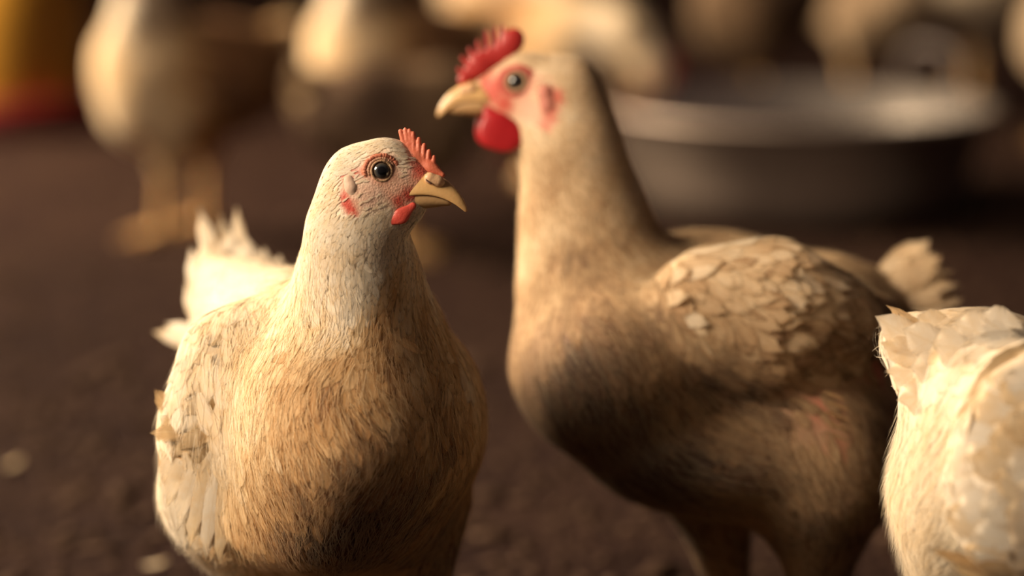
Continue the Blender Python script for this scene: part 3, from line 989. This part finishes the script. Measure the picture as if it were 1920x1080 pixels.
    eye(fr, root, base, 715, 320.6, de + .0015, 18.0, (.14, .02, -1), None,
        [(1.05, .13, .40, 1.0, 1.0, M_LID_RIM, 'eyelid_rim'), (1.30, .17, .18, 1.04, 1.0, M_LID_SKIN, 'eyelid'), (1.62, .26, .06, 1.08, .98, M_LID, 'eyelid')])
    # legs
    for hu in (505, 790):
        hk = fr.P(hu, 1130, .045); gp = ground(hu, 1440)
        ft = (gp - fr.O) @ fr.M
        leg(fr, root, base, fr.P(hu, 1000, .045), hk, ft, .0085, (.25, 0, -1))
    return root
near_hen()

GREY_STOPS = [(0.0, (0.79, 0.69, 0.54)), (0.28, (0.69, 0.525, 0.34)), (0.52, (0.48, 0.315, 0.175)), (0.76, (0.225, 0.126, 0.072)), (1.0, (0.070, 0.040, 0.034))]
M_F_SOIL = feather_material('feather_soiled', GREY_STOPS)
M_V_SOIL = feather_material('wing_feather_soiled', GREY_STOPS, barb=120.0, soft=0.62, fray=1.2, slant=0.35, streak=0.3, tip=0.08)
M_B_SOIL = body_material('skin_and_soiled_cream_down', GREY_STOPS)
# ================================================================== tall white bird behind, seen from its side, facing left
def tall_hen():
    fr = PhotoFrame(1.52)
    base = ground(1420, 1345)
    root = empty('hen', base, 'tall soiled cream hen with big red comb and wattles, in profile facing left', 'hen')
    HD = -0.005
    kh = dict(ln=7, wd=2.2, lift=.05, dirt=.24)
    prims = [
        E(fr, 1155, 690, -.01, 188, 178, .082, k=.03, flow=(.5, 1, 0), ln=24, wd=9, lift=.06, dirt=.42),
        C(fr, 1112, 515, -.005, 122, 1150, 620, -.005, 168, sq=.85, k=.03, flow=(.25, 1, 0), ln=20, wd=6.5, lift=.05, dirt=.34),
        C(fr, 1094, 400, 0, 104, 1112, 515, 0, 122, sq=.75, k=.025, flow=(.22, 1, 0), ln=18, wd=4.5, lift=.05, dirt=.26),
        C(fr, 1068, 272, HD, 88, 1094, 400, 0, 104, sq=.72, k=.02, flow=(.2, 1, 0), ln=15, wd=3.6, lift=.05, dirt=.22),
        C(fr, 1048, 192, HD, 80, 1068, 272, HD, 86, sq=.66, k=.016, flow=(.8, .7, 0), **kh),
        C(fr, 988, 156, HD, 52, 1046, 185, HD, 76, sq=.64, k=.014, flow=(1, .15, 0), **kh),
        C(fr, 945, 172, HD, 40, 975, 165, HD, 50, sq=.62, k=.012, flow=(1, .2, 0), **kh),
        C(fr, 902, 178, HD, 24, 945, 178, HD, 38, sq=.62, k=.010, flow=(1, .2, 0), **kh),
        C(fr, 965, 212, HD, 40, 1010, 222, HD, 56, sq=.62, k=.012, flow=(.9, .6, 0), **kh),
        E(fr, 1395, 695, .02, 300, 225, .092, rot=4, k=.04, flow=(1, .25, 0), ln=28, wd=12, lift=.07, dirt=.34),
        E(fr, 1320, 510, .06, 130, 72, .05, k=.03, flow=(1, .15, 0), ln=28, wd=12, lift=.05, dirt=.24),
        C(fr, 1560, 580, .02, 88, 1650, 580, .03, 68, k=.03, flow=(1, -.2, 0), ln=30, wd=12, lift=.08, dirt=.42),
        E(fr, 1535, 850, -.035, 150, 150, .055, k=.03, flow=(.35, 1, 0), ln=26, wd=10, lift=.09, dirt=.44),
        E(fr, 1330, 870, -.01, 190, 92, .08, k=.03, flow=(.9, .5, 0), ln=26, wd=9, lift=.08, dirt=.62),
        C(fr, 1330, 925, .04, 80, 1368, 1105, .04, 34, k=.02, flow=(.3, 1, 0), ln=18, wd=7, lift=.08, dirt=.46),
        C(fr, 1535, 930, -.04, 108, 1535, 1120, -.03, 44, k=.025, flow=(0, 1, 0), ln=22, wd=8, lift=.10, dirt=.46),
    ]
    def dirt_shade_fn(p):
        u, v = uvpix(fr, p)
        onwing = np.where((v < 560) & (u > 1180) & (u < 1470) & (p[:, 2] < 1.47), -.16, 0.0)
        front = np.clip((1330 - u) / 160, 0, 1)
        smudge_shade = [(fr.P(uu, vv, dd), fr.R(rr), ss) for uu, vv, rr, ss, dd in ((1072, 470, 44, .30, -.028), (1082, 510, 36, .26, -.03), (1125, 545, 34, .22, -.035), (1300, 690, 60, .3, -.075), (1370, 722, 60, .32, -.075), (1440, 740, 55, .28, -.075))]  # neck smudges, then painted shade along the wing's lower edge
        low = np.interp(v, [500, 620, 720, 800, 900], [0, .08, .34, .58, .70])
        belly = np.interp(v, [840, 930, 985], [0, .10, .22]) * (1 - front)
        return np.where(v > 480, low * front + belly, 0) + onwing + .12 + spots(p, smudge_shade) + .09 * vnoise(p, 70, 18) + .09 * vnoise(p, 190, 19)
    bare = [(969, 155, 50, 1), (935, 175, 50, 1), (900, 185, 40, 1), (945, 205, 44, .9), (990, 205, 44, .8), (1030, 178, 36, .9), (1022, 215, 34, .9), (915, 150, 30, .9),
            (1525, 775, 85, .6), (1565, 830, 50, .5), (1630, 700, 60, .6)]
    red = [(969, 155, 40, .75), (925, 170, 36, .9), (905, 160, 30, .9), (945, 195, 26, .9), (1020, 158, 24, .7), (1044, 185, 26, .75), (1035, 215, 24, .7), (1022, 240, 22, .6), (895, 185, 26, .5),
           (930, 130, 26, .6), (1540, 770, 50, .35), (1640, 700, 46, .6), (1575, 840, 36, .4)]
    wp = [C(fr, 1225, 612, -.058, 62, 1330, 580, -.068, 104, sq=.5, k=.016, flow=(1, .22, 0)),
          C(fr, 1330, 580, -.068, 104, 1440, 588, -.074, 128, sq=.5, k=.016, flow=(1, .22, 0)),
          C(fr, 1440, 590, -.074, 130, 1540, 612, -.064, 100, sq=.5, k=.016, flow=(1, .15, 0)),
          C(fr, 1540, 612, -.064, 98, 1640, 610, -.036, 56, sq=.5, k=.016, flow=(1, .05, 0))]
    def wing_dirt_shade(p):
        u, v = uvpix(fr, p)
        return np.interp(u, [1200, 1350, 1500, 1650], [-.16, -.05, .06, .14]) + np.interp(v, [450, 540, 670, 725], [-.14, -.02, .05, .34]) + .12 * vnoise(p, 90, 23) + .10 * vnoise(p, 230, 24)  # soiling, plus the shade of the lower wing edge painted dark
    w, wf = wing(fr, root, base, wp, .003, 280, 32, 12, (0, 0, 0), .38, lift=.045, sp=.43, dirt_shade_fn=wing_dirt_shade, mat=M_V_SOIL)
    quills(fr, w, base, [(1380 + i * 22, 690 + i * 1.0, -.075 + i * .003, 1520 + i * 17, 742 - i * 9, -.07 + i * .004, 46, .05, .45 + .02 * (i % 3)) for i in range(8)], M_V_SOIL)
    fld, body = hen_body(fr, root, base, prims, .0028, (), bare, red, dirt_shade_fn, n_cand=150000, strands=34000, mat=M_B_SOIL, mat_f=M_F_SOIL, extra=wp, cover=lambda p: np.interp(uvpix(fr, p)[0] + .5 * (uvpix(fr, p)[1] - 560), [1380, 1520, 1640], [1, .6, .25]), spacing=.40)
    quills(fr, body, base, [(1545 + 8 * (i % 2), 735 + i * 19, -.088, 1592 + 6 * (i % 3), 748 + i * 19, -.088, 9, .1, .75) for i in range(7)], M_QUILL, 'point')
    t = blob('tail', fr, root, base, [C(fr, 1650, 575, .03, 52, 1725, 520, .035, 50, sq=.7, k=.02)], .003, M_BODY)
    set_attr(t, 'skin', np.tile([.3, 0, 0], (len(t.data.vertices), 1)))
    tf = []
    for i in range(9):
        a = i / 8
        tf.append((1640 + 10 * a, 545 + 50 * a, .03 - .012 * (i % 3), 1735 + 75 * math.sin(a * 1.6), 440 + 135 * a + (10 if i % 2 else 0), .035 - .012 * (i % 3), 64, .08 - .16 * a, .26 + .05 * (i % 3)))
    for i in range(6):
        a = i / 5
        tf.append((1640, 560 + 40 * a, .012, 1705 + 55 * math.sin(a * 1.6), 470 + 120 * a, .012, 66, .05 - .1 * a, .24 + .05 * (i % 2)))
    quills(fr, t, base, tf, M_V_SOIL)
    # head furniture
    upper = [(905, 152, 934, 201, 27, HD), (886, 152, 915, 196, 26, HD), (866, 157, 890, 192, 22, HD), (848, 168, 866, 194, 17, HD), (835, 181, 847, 202, 12, HD),
             (826, 195, 834, 212, 8, HD), (820, 208, 825, 218, 4, HD), (819, 217, 821, 219.5, 1.5, HD)]
    beak_loft('upper_beak', fr, root, base, upper, M_HORN)
    lower = [(912, 218, 925, 192, 23, HD), (892, 217, 898, 188, 20, HD), (870, 215, 874, 190, 15, HD), (852, 213, 854, 196, 10, HD), (838, 211, 838, 204, 4, HD)]
    beak_loft('lower_beak', fr, root, base, lower, M_HORN_DARK, label='darker lower half of the beak')
    S = lambda u, v, dflt: (lambda q: q if q is not None else dflt)(fld.depth_at(fr, u, v))
    blob('nostril_flap', fr, root, base, [C(fr, 884, 166, HD - .0062, 9, 868, 170, HD - .0052, 8, sq=.7, k=.003)], .0008, M_CERE)
    cp = [C(fr, 868, 150, HD, 10, 900, 122, HD, 20, sq=.42, k=.004), C(fr, 900, 122, HD, 20, 950, 96, HD, 18, sq=.42, k=.004), C(fr, 945, 96, HD, 16, 962, 76, HD, 19, sq=.45, k=.004),
          C(fr, 962, 76, HD, 19, 966, 70, HD, 16, sq=.45, k=.004)]
    for (bu, bv, tu, tv, r) in ((872, 140, 860, 130, 6), (880, 125, 867, 108, 6), (890, 112, 881, 93, 6), (902, 104, 896, 78, 5.5), (917, 96, 912, 60, 5.5), (932, 90, 929, 53, 5), (944, 86, 944, 50, 5)):
        cp.append(C(fr, bu, bv, HD, r, tu, tv, HD, r * .6, k=.0015))
    blob('comb', fr, root, base, cp, .0007, M_COMB_RED)
    for sgn in (1, -1):
        dd = -.0105 * sgn
        sh = 0 if sgn > 0 else -8
        blob('wattle', fr, root, base, [C(fr, 915 + sh, 208, HD + dd * .8, 10, 932 + sh, 244, HD + dd, 31, sq=.20, k=.005), C(fr, 932 + sh, 244, HD + dd, 31, 952 + sh, 256, HD + dd, 29, sq=.20, k=.005),
             C(fr, 958 + sh, 250, HD + dd, 18, 980 + sh, 256, HD + dd * .9, 9, sq=.22, k=.005)], .0008, M_WATTLE_RED)
    dl = S(1030, 180, HD)
    blob('ear_lobe', fr, root, base, [C(fr, 1024, 174, dl + .002, 16, 1030, 200, dl + .002, 16, sq=.7, k=.004), C(fr, 1030, 200, dl + .002, 14, 1022, 235, dl + .003, 8, sq=.7, k=.004)], .0008, M_LOBE_RED)
    de = S(969, 153, HD)
    eye(fr, root, base, 969, 153.5, de + .0015, 17, (-.15, -.02, -1), None,
        [(1.08, .20, .40, 1.0, 1.0, M_LID_RIM, 'eyelid_rim'), (1.42, .24, .18, 1.06, .98, M_LID_RED, 'eyelid'), (1.82, .22, .02, 1.1, .95, M_LID_RED, 'eyelid')])
    for hu, hv, hp, gu in ((1362, 1100, .04, 1375), (1535, 1115, -.03, 1500)):
        hk = fr.P(hu, hv, hp); gp = ground(gu, 1345 if hp > 0 else 1385)
        leg(fr, root, base, fr.P(hu - 20, hv - 100, hp), hk, (gp - fr.O) @ fr.M, .0095, (-1, 0, -.2))
tall_hen()

# ================================================================== third bird, its rear and wing enter the picture at the lower right
def rear_hen():
    fr = PhotoFrame(1.24)
    base = ground(1985, 1640)
    root = empty('hen', base, 'clean white hen cut off by the picture edge, rump and scaly wing towards us', 'hen')
    prims = [
        E(fr, 2010, 880, .05, 225, 240, .085, k=.04, flow=(-1, -.3, -.1), ln=26, wd=14, lift=.06, dirt=.10),
        E(fr, 1822, 850, .05, 124, 215, .075, k=.04, flow=(-.7, .55, -.1), ln=26, wd=11, lift=.10, dirt=.03),
        E(fr, 1860, 705, .04, 115, 92, .06, k=.03, flow=(-1, -.3, 0), ln=28, wd=15, lift=.05, dirt=.05),
        C(fr, 1800, 690, .045, 78, 1700, 640, .05, 44, sq=.7, k=.03, flow=(-1, -.4, 0), ln=30, wd=12, lift=.08, dirt=.08),
        C(fr, 1850, 960, .04, 136, 1850, 1150, .05, 90, k=.04, flow=(-.6, .8, -.1), ln=26, wd=9, lift=.16, dirt=.05),
        C(fr, 2080, 980, .05, 140, 2080, 1250, .05, 60, k=.04, flow=(0, 1, 0), ln=24, wd=9, lift=.10, dirt=.1),
        C(fr, 1880, 1080, .06, 100, 1900, 1270, .06, 55, k=.04, flow=(0, 1, 0), ln=24, wd=9, lift=.10, dirt=.1),
        C(fr, 2160, 880, .05, 170, 2290, 960, .06, 110, k=.04, flow=(-1, -.3, 0), ln=24, wd=9, lift=.06, dirt=.2),
        C(fr, 2290, 960, .06, 95, 2380, 1160, .05, 70, sq=.8, k=.04, flow=(-.4, -1, 0), ln=16, wd=5, lift=.05, dirt=.15),
        C(fr, 2380, 1160, .05, 68, 2420, 1220, .05, 58, sq=.7, k=.03, flow=(-.4, -1, 0), ln=8, wd=3, lift=.04, dirt=.1),
    ]
    def dirt_shade_fn(p):
        return .05 * vnoise(p, 60, 31) + .05 * vnoise(p, 170, 32)
    wp = [C(fr, 2015, 750, -.030, 118, 1938, 820, -.036, 110, sq=.55, k=.03, flow=(-1, -.45, 0)),
          C(fr, 1938, 820, -.036, 106, 1945, 960, -.044, 122, sq=.55, k=.03, flow=(-1, -.15, 0)),
          C(fr, 2090, 900, -.046, 150, 1925, 940, -.044, 120, sq=.5, k=.03, flow=(-1, -.2, 0))]
    def wing_dirt_shade(p): return .07 * vnoise(p, 70, 33) + .06 * vnoise(p, 200, 34)
    lnfn = lambda P: np.interp(uvpix(fr, P)[0], [1780, 1900, 2050], [1.1, 1.0, .8])
    w, wf = wing(fr, root, base, wp, .0024, 230, 25, 21, (0, 0, 0), .12, lift=.085, sp=.42, dirt_shade_fn=wing_dirt_shade, lnfn=lnfn)
    quills(fr, w, base, [(1890, 1085, -.035, 1733, 1014, -.04, 30, -.06, .55), (1900, 1100, -.035, 1775, 1050, -.042, 40, -.05, .35), (1920, 1130, -.035, 1790, 1105, -.04, 46, 0, .3)], M_QUILL, 'point')
    fld, body = hen_body(fr, root, base, prims, .0026, (), (), (), dirt_shade_fn, n_cand=130000, strands=40000, extra=wp, spacing=.40, swirl=.22, strand_len=1.15,
        strand_fn=lambda p: np.interp(uvpix(fr, p)[1], [740, 860], [.02, 1]))
    t = blob('tail', fr, root, base, [C(fr, 1760, 660, .045, 44, 1705, 635, .05, 34, sq=.7, k=.02)], .003, M_BODY)
    set_attr(t, 'skin', np.tile([.05, 0, 0], (len(t.data.vertices), 1)))
    tf = [(1760, 660, .03, 1636, 600, .035, 62, .06, .12), (1760, 640, .04, 1660, 572, .045, 26, .0, .35), (1765, 640, .035, 1680, 585, .04, 26, .0, .30), (1775, 640, .04, 1700, 592, .045, 40, .0, .14),
          (1770, 680, .025, 1650, 640, .03, 60, -.02, .08), (1780, 700, .025, 1660, 690, .03, 64, -.05, .06), (1800, 640, .03, 1715, 598, .03, 70, .08, .06), (1790, 660, .02, 1690, 620, .024, 70, .03, .05),
          (1850, 660, .0, 1745, 655, .0, 90, .1, .02), (1890, 640, .0, 1785, 618, .005, 90, .12, .02), (1800, 730, .02, 1680, 745, .022, 80, -.05, .04), (1920, 640, .0, 1830, 604, .005, 90, .16, .06),
          (1770, 655, .028, 1655, 655, .03, 16, .0, .30), (1800, 690, .015, 1705, 690, .018, 70, 0, .04)]
    quills(fr, t, base, tf, M_VANE)
    for hu, gu, dp in ((1905, 1900, .06), (2080, 2090, .05)):
        hk = fr.P(hu, 1270, dp); gp = ground(gu, 1600)
        leg(fr, root, base, fr.P(hu, 1120, dp), hk, (gp - fr.O) @ fr.M, .009, (1, 0, .2))
    # head turned away beyond the frame
    beak_loft('beak', fr, root, base, [(2440, 1240, 2390, 1262, 22, .05), (2462, 1262, 2420, 1280, 16, .05), (2478, 1290, 2452, 1296, 8, .05), (2480, 1310, 2474, 1312, 2, .05)], M_HORN)
    blob('comb', fr, root, base, [C(fr, 2430, 1160, .05, 12, 2462, 1215, .05, 10, sq=.5, k=.004), C(fr, 2445, 1150, .05, 7, 2435, 1165, .05, 9, k=.003), C(fr, 2462, 1175, .05, 7, 2448, 1188, .05, 9, k=.003)], .001, M_COMB_PALE)
    eye(fr, root, base, 2420, 1205, .05 - .0125, 17, (.1, 0, -1), None, [(1.1, .22, .34, 1, 1, M_LID_RIM, 'eyelid_rim')])
rear_hen()

# ================================================================== blurred flock behind
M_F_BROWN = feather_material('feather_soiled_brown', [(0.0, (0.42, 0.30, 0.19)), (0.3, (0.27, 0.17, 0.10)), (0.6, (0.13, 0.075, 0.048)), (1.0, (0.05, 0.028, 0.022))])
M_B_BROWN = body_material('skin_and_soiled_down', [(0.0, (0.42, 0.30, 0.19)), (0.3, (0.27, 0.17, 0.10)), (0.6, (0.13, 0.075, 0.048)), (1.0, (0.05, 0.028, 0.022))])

def flock_hen(pose, label):
    fr = LocalFrame()
    base = np.zeros(3)
    root = empty('hen', base, label, 'hen')
    kb = dict(ln=30, wd=14, lift=.06)
    prims = [
        E(fr, 10, -205, 0, 120, 84, .078, rot=-8, k=.03, flow=(1, .2, 0), dirt=(.80 if pose == 'standing' else .62), **kb),  # dark sides paint in shade on top of the soiling
        C(fr, -62, -208, 0, 70, -55, -190, 0, 74, k=.03, flow=(.5, 1, 0), dirt=.12, **kb),  # breast kept pale, painting in the light from its front
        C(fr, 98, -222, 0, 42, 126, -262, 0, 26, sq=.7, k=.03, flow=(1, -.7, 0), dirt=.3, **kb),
    ]
    st_ = 26 if pose == 'standing' else 8
    for sg in (-1, 1):
        prims.append(C(fr, -8 + sg * st_, -165, sg * .036, 44, -14 + sg * st_ * 1.3, -100, sg * .036, 18, k=.02, flow=(0, 1, 0), dirt=.3, ln=22, wd=10, lift=.08))
    if pose == 'standing':
        nk = [(-78, -245, 52), (-62, -310, 34), (-64, -350, 27)]; hd_, fw = (-64, -352), (-1, 0.1)
    elif pose == 'feeding':
        nk = [(-90, -235, 50), (-150, -232, 38), (-190, -188, 29)]; hd_, fw = (-193, -182), (-.35, 1)
    for a, b in zip(nk[:-1], nk[1:]):
        prims.append(C(fr, a[0], a[1], 0, a[2], b[0], b[1], 0, b[2], sq=.85, k=.025, flow=(nk[0][0] - nk[2][0], nk[0][1] - nk[2][1], 0), dirt=.16, ln=22, wd=8, lift=.05))
    f = np.array(fw, float); f /= np.linalg.norm(f); g = np.array([f[1], -f[0]]) * (1 if f[0] < 0 else -1)      # g: towards the crown
    if g[1] > 0 and pose == 'standing': g = -g
    if pose == 'feeding': g = np.array([-f[1], f[0]]) if -f[1] < 0 else np.array([f[1], -f[0]])
    q = lambda x, y: (hd_[0] + f[0] * x + g[0] * y, hd_[1] + f[1] * x + g[1] * y)
    a = q(0, 0); b = q(20, 0)
    prims.append(C(fr, *a, 0, 25, *b, 0, 16, sq=.72, k=.012, flow=(-f[0], -f[1], 0), dirt=.2, ln=8, wd=4, lift=.04))
    def dirt_shade_fn(p):
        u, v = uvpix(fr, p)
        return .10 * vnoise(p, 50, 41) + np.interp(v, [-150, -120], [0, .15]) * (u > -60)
    c1 = q(14, 0)
    bare = [(c1[0], c1[1], 22, 1.0)]
    fld, body = hen_body(fr, root, base, prims, .0045, (), bare, bare, dirt_shade_fn, n_cand=26000, strands=0, spacing=.42)
    t = blob('tail', fr, root, base, [C(fr, 102, -225, 0, 26, 126, -255, 0, 20, sq=.6, k=.02)], .005, M_BODY)
    set_attr(t, 'skin', np.tile([.3, 0, 0], (len(t.data.vertices), 1)))
    quills(fr, t, base, [(100, -225, dz, 136 + 4 * i, -300 + i * 16, dz * 1.6, 24, .05, .3) for i, dz in ((0, -.012), (1, .012), (2, -.016), (3, .016), (4, -.006))], M_VANE)
    def bk(x, yt, yb, hw): return (*q(x, yt), *q(x, yb), hw, 0)
    beak_loft('beak', fr, root, base, [bk(26, 8, -8, 8), bk(38, 6, -6, 6), bk(48, 1, -6, 3), bk(52, -6, -8, .8)], M_HORN)
    cp = [C(fr, *q(28, 16), 0, 5, *q(0, 26), 0, 6, sq=.5, k=.004)]
    for x, y, tx, ty in ((24, 18, 26, 30), (14, 22, 15, 38), (4, 26, 2, 42), (-6, 27, -10, 38)):
        cp.append(C(fr, *q(x, y), 0, 4, *q(tx, ty), 0, 2.4, k=.002))
    blob('comb', fr, root, base, cp, .0016, M_COMB_RED)
    for sg in (-1, 1):
        blob('wattle', fr, root, base, [C(fr, *q(26, -12), sg * .005, 5, *q(22, -30), sg * .006, 9, sq=.35, k=.004)], .0016, M_WATTLE_RED)
        e = q(14, 5)
        blob('eye', fr, root, base, [C(fr, *e, sg * .0155, 4.5, *e, sg * .0155, 4.5)], .0012, M_NOSTRIL)
        leg(fr, root, base, fr.P(-8 + sg * st_, -165, sg * .036), fr.P(-12 + sg * st_ * 1.35, -98, sg * .036), fr.P(-20 + sg * st_ * 1.5, 0, sg * .038), .0085, (-1, 0, 0))
    return root

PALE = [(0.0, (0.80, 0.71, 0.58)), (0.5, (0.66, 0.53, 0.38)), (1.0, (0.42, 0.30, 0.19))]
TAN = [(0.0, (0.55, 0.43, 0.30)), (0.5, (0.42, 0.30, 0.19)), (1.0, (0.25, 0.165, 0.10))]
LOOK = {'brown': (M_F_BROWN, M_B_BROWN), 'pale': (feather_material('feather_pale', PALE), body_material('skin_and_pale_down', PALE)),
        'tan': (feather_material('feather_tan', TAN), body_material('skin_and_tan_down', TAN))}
def put(o, p, rz, label=None, s=1.0, look=None):
    o.location = (p[0], p[1], 0.0)
    o.rotation_euler = (0, 0, rz)
    o.scale = (s, s, s)
    if label: o['label'] = label
    if look:
        for ch in o.children:
            nm = ch.name.split('.')[0]
            if nm in ('plumage', 'body') and ch.material_slots:
                ch.material_slots[0].link = 'OBJECT'
                ch.material_slots[0].material = LOOK[look][0 if nm == 'plumage' else 1]

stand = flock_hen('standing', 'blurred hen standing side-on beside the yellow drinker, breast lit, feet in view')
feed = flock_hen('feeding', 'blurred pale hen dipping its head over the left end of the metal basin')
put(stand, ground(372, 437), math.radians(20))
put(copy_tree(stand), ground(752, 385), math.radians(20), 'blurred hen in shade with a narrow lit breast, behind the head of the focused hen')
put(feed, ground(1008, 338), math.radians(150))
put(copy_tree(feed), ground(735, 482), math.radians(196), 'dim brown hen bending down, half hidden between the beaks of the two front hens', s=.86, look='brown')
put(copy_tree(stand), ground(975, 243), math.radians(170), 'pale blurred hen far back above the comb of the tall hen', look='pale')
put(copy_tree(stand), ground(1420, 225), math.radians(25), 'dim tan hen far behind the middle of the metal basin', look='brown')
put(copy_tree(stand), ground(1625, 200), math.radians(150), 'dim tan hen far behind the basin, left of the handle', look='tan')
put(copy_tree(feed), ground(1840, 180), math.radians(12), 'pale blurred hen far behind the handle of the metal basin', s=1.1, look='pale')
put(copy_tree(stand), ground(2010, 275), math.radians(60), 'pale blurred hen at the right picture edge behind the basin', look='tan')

# ================================================================== metal basin with a bow handle
def lathe(profile, seg=72):
    V, F = [], []
    n = len(profile)
    for j in range(seg):
        a = 2 * math.pi * j / seg
        for r, z in profile: V.append((r * math.cos(a), r * math.sin(a), z))
    for j in range(seg):
        for i in range(n - 1):
            F.append((j*n+i, ((j+1) % seg)*n+i, ((j+1) % seg)*n+i+1, j*n+i+1))
    return np.array(V), np.array(F)
def metal_material(name, r0, r1, c1, c2):
    m, nt = mat_new(name); g = NT(nt)
    tc = g.n('ShaderNodeTexCoord')
    a = g.noise(tc.outputs['Object'], 9, 5, 0.65); b = g.noise(tc.outputs['Object'], 60, 4, 0.6)
    c = g.mix(a, c1, c2)
    r = g.math('ADD', r0, g.math('MULTIPLY', b, r1))
    p = g.principled(c, r, g.bump(a, 0.12, 0.01), Metallic=0.85)
    g.out(p.outputs[0])
    return m
M_METAL = metal_material('worn_aluminium_polished', .12, .22, (0.55, 0.48, 0.42), (0.82, 0.74, 0.66))
M_METAL_DULL = metal_material('worn_aluminium_dull', .42, .25, (0.30, 0.235, 0.20), (0.50, 0.41, 0.35))  # outside and rim: darker and rougher than the inside
bc = ground(1492, 392)
R0, HB = .272, .150
prof = [(0.0, .004), (.20, .004), (.225, .010), (.248, .05), (R0 - .006, HB - .008), (R0 + .010, HB - .004), (R0 + .012, HB + .003), (R0 + .002, HB + .005), (R0 - .010, HB), (.240, .055), (.215, .016), (.19, .010), (0.0, .010)]
basin = empty('metal_basin', bc, 'wide dull aluminium basin with a bow handle, blurred behind the tall hen', 'basin')
V, F = lathe(prof)
bowl = add_mesh('bowl', V + bc, F, M_METAL_DULL, basin, bc)
bowl.data.materials.append(M_METAL)
bowl.data.polygons.foreach_set('material_index', np.tile((np.arange(len(prof) - 1) >= 7).astype(np.int32), 72))
def tube(path, r, seg=10):
    path = np.array(path, float); V, F = [], []
    for i, p in enumerate(path):
        t = path[min(i+1, len(path)-1)] - path[max(i-1, 0)]; t /= np.linalg.norm(t)
        a = np.cross(t, [0.3, 0.9, 0.2]); a /= np.linalg.norm(a); b = np.cross(t, a)
        for j in range(seg):
            q = 2 * math.pi * j / seg
            V.append(p + r * (math.cos(q) * a + math.sin(q) * b))
    for i in range(len(path) - 1):
        for j in range(seg): F.append((i*seg+j, i*seg+(j+1) % seg, (i+1)*seg+(j+1) % seg, (i+1)*seg+j))
    return np.array(V), np.array(F)
M_DARKMETAL = simple_material('handle_dark_metal', (0.045, 0.035, 0.035), (0.09, 0.07, 0.06), 0.5, 30, 0.5)
ha = math.radians(38); hdr = np.array([-math.sin(ha), math.cos(ha), 0]); ho = bc + np.array([math.cos(ha), math.sin(ha), 0]) * (R0 + .004) + np.array([0, 0, HB])
hp = [ho + hdr * x + np.array([0, 0, z]) for x, z in ((-.055, -.03), (-.056, .02), (-.050, .052), (-.032, .066), (0, .070), (.032, .066), (.050, .052), (.056, .02), (.055, -.03))]
V, F = tube(hp, .010)
add_mesh('handle', V, F, M_DARKMETAL, basin, bc)
for x in (-.055, .055):
    V, F = lathe([(0.0, -.005), (.013, -.005), (.013, .003), (.009, .007), (0, .008)], 20)
    add_mesh('handle_lug', V + ho + hdr * x + np.array([0, 0, -.012]), F, M_METAL, basin, bc)

# ================================================================== yellow and red drinker at the left
M_YELLOW = simple_material('drinker_yellow_plastic', (0.40, 0.19, 0.018), (0.46, 0.24, 0.025), 0.5, 6)
M_REDP = simple_material('drinker_red_plastic', (0.13, 0.008, 0.014), (0.18, 0.012, 0.018), 0.5, 6)
dc = ground(-12, 236)
dr_ = empty('poultry_drinker', dc, 'yellow bell drinker on a red tray, blurred at the left picture edge', 'drinker')
V, F = lathe([(0, .006), (.20, .0), (.218, .012), (.222, .060), (.216, .066), (.208, .060), (.204, .022), (0, .018)], 64)
add_mesh('tray', V + dc, F, M_REDP, dr_, dc)
V, F = lathe([(0, .024), (.180, .024), (.184, .05), (.178, .20), (.160, .30), (.120, .355), (.05, .380), (0, .384)], 64)
add_mesh('jar', V + dc, F, M_YELLOW, dr_, dc)
V, F = tube([dc + np.array([x, 0, z]) for x, z in ((-.04, .37), (-.04, .41), (-.02, .43), (.02, .43), (.04, .41), (.04, .37))], .008)
add_mesh('handle', V, F, M_REDP, dr_, dc)

# ================================================================== small things on the litter
def loose_feather(u, v, ang, L, label):
    p = ground(u, v); p[2] = floor_height(p[0], p[1]) + .004
    T = np.array([math.cos(ang), math.sin(ang), .05]); T /= np.linalg.norm(T)
    N = np.array([-.05 * math.cos(ang), -.05 * math.sin(ang), 1.0]); N /= np.linalg.norm(N)
    class W: M = np.eye(3); O = np.zeros(3)
    fv = feather_verts(p[None], T[None], N[None], np.array([L]), np.array([L * .42]), np.array([.12]), np.array([.002]), PROF['round'], np.array([.08]), None, .2)
    o = add_mesh('loose_feather', fv[0], F_FACES, M_VANE, None, p)
    o.data.uv_layers.new(name='uv').data.foreach_set('uv', F_UV[F_FACES.ravel()].astype(np.float32).ravel())
    set_attr(o, 'plume', np.tile([.25, .4, 0, 1], (NR * NC, 1))); set_vec(o, 'lie', np.tile(N, (NR * NC, 1)))
    tag(o, label, 'feather')
loose_feather(268, 1072, .1, .020, 'small white feather lying on the litter at the bottom left')
loose_feather(8, 885, .9, .022, 'small tan feather lying on the litter by the left picture edge')
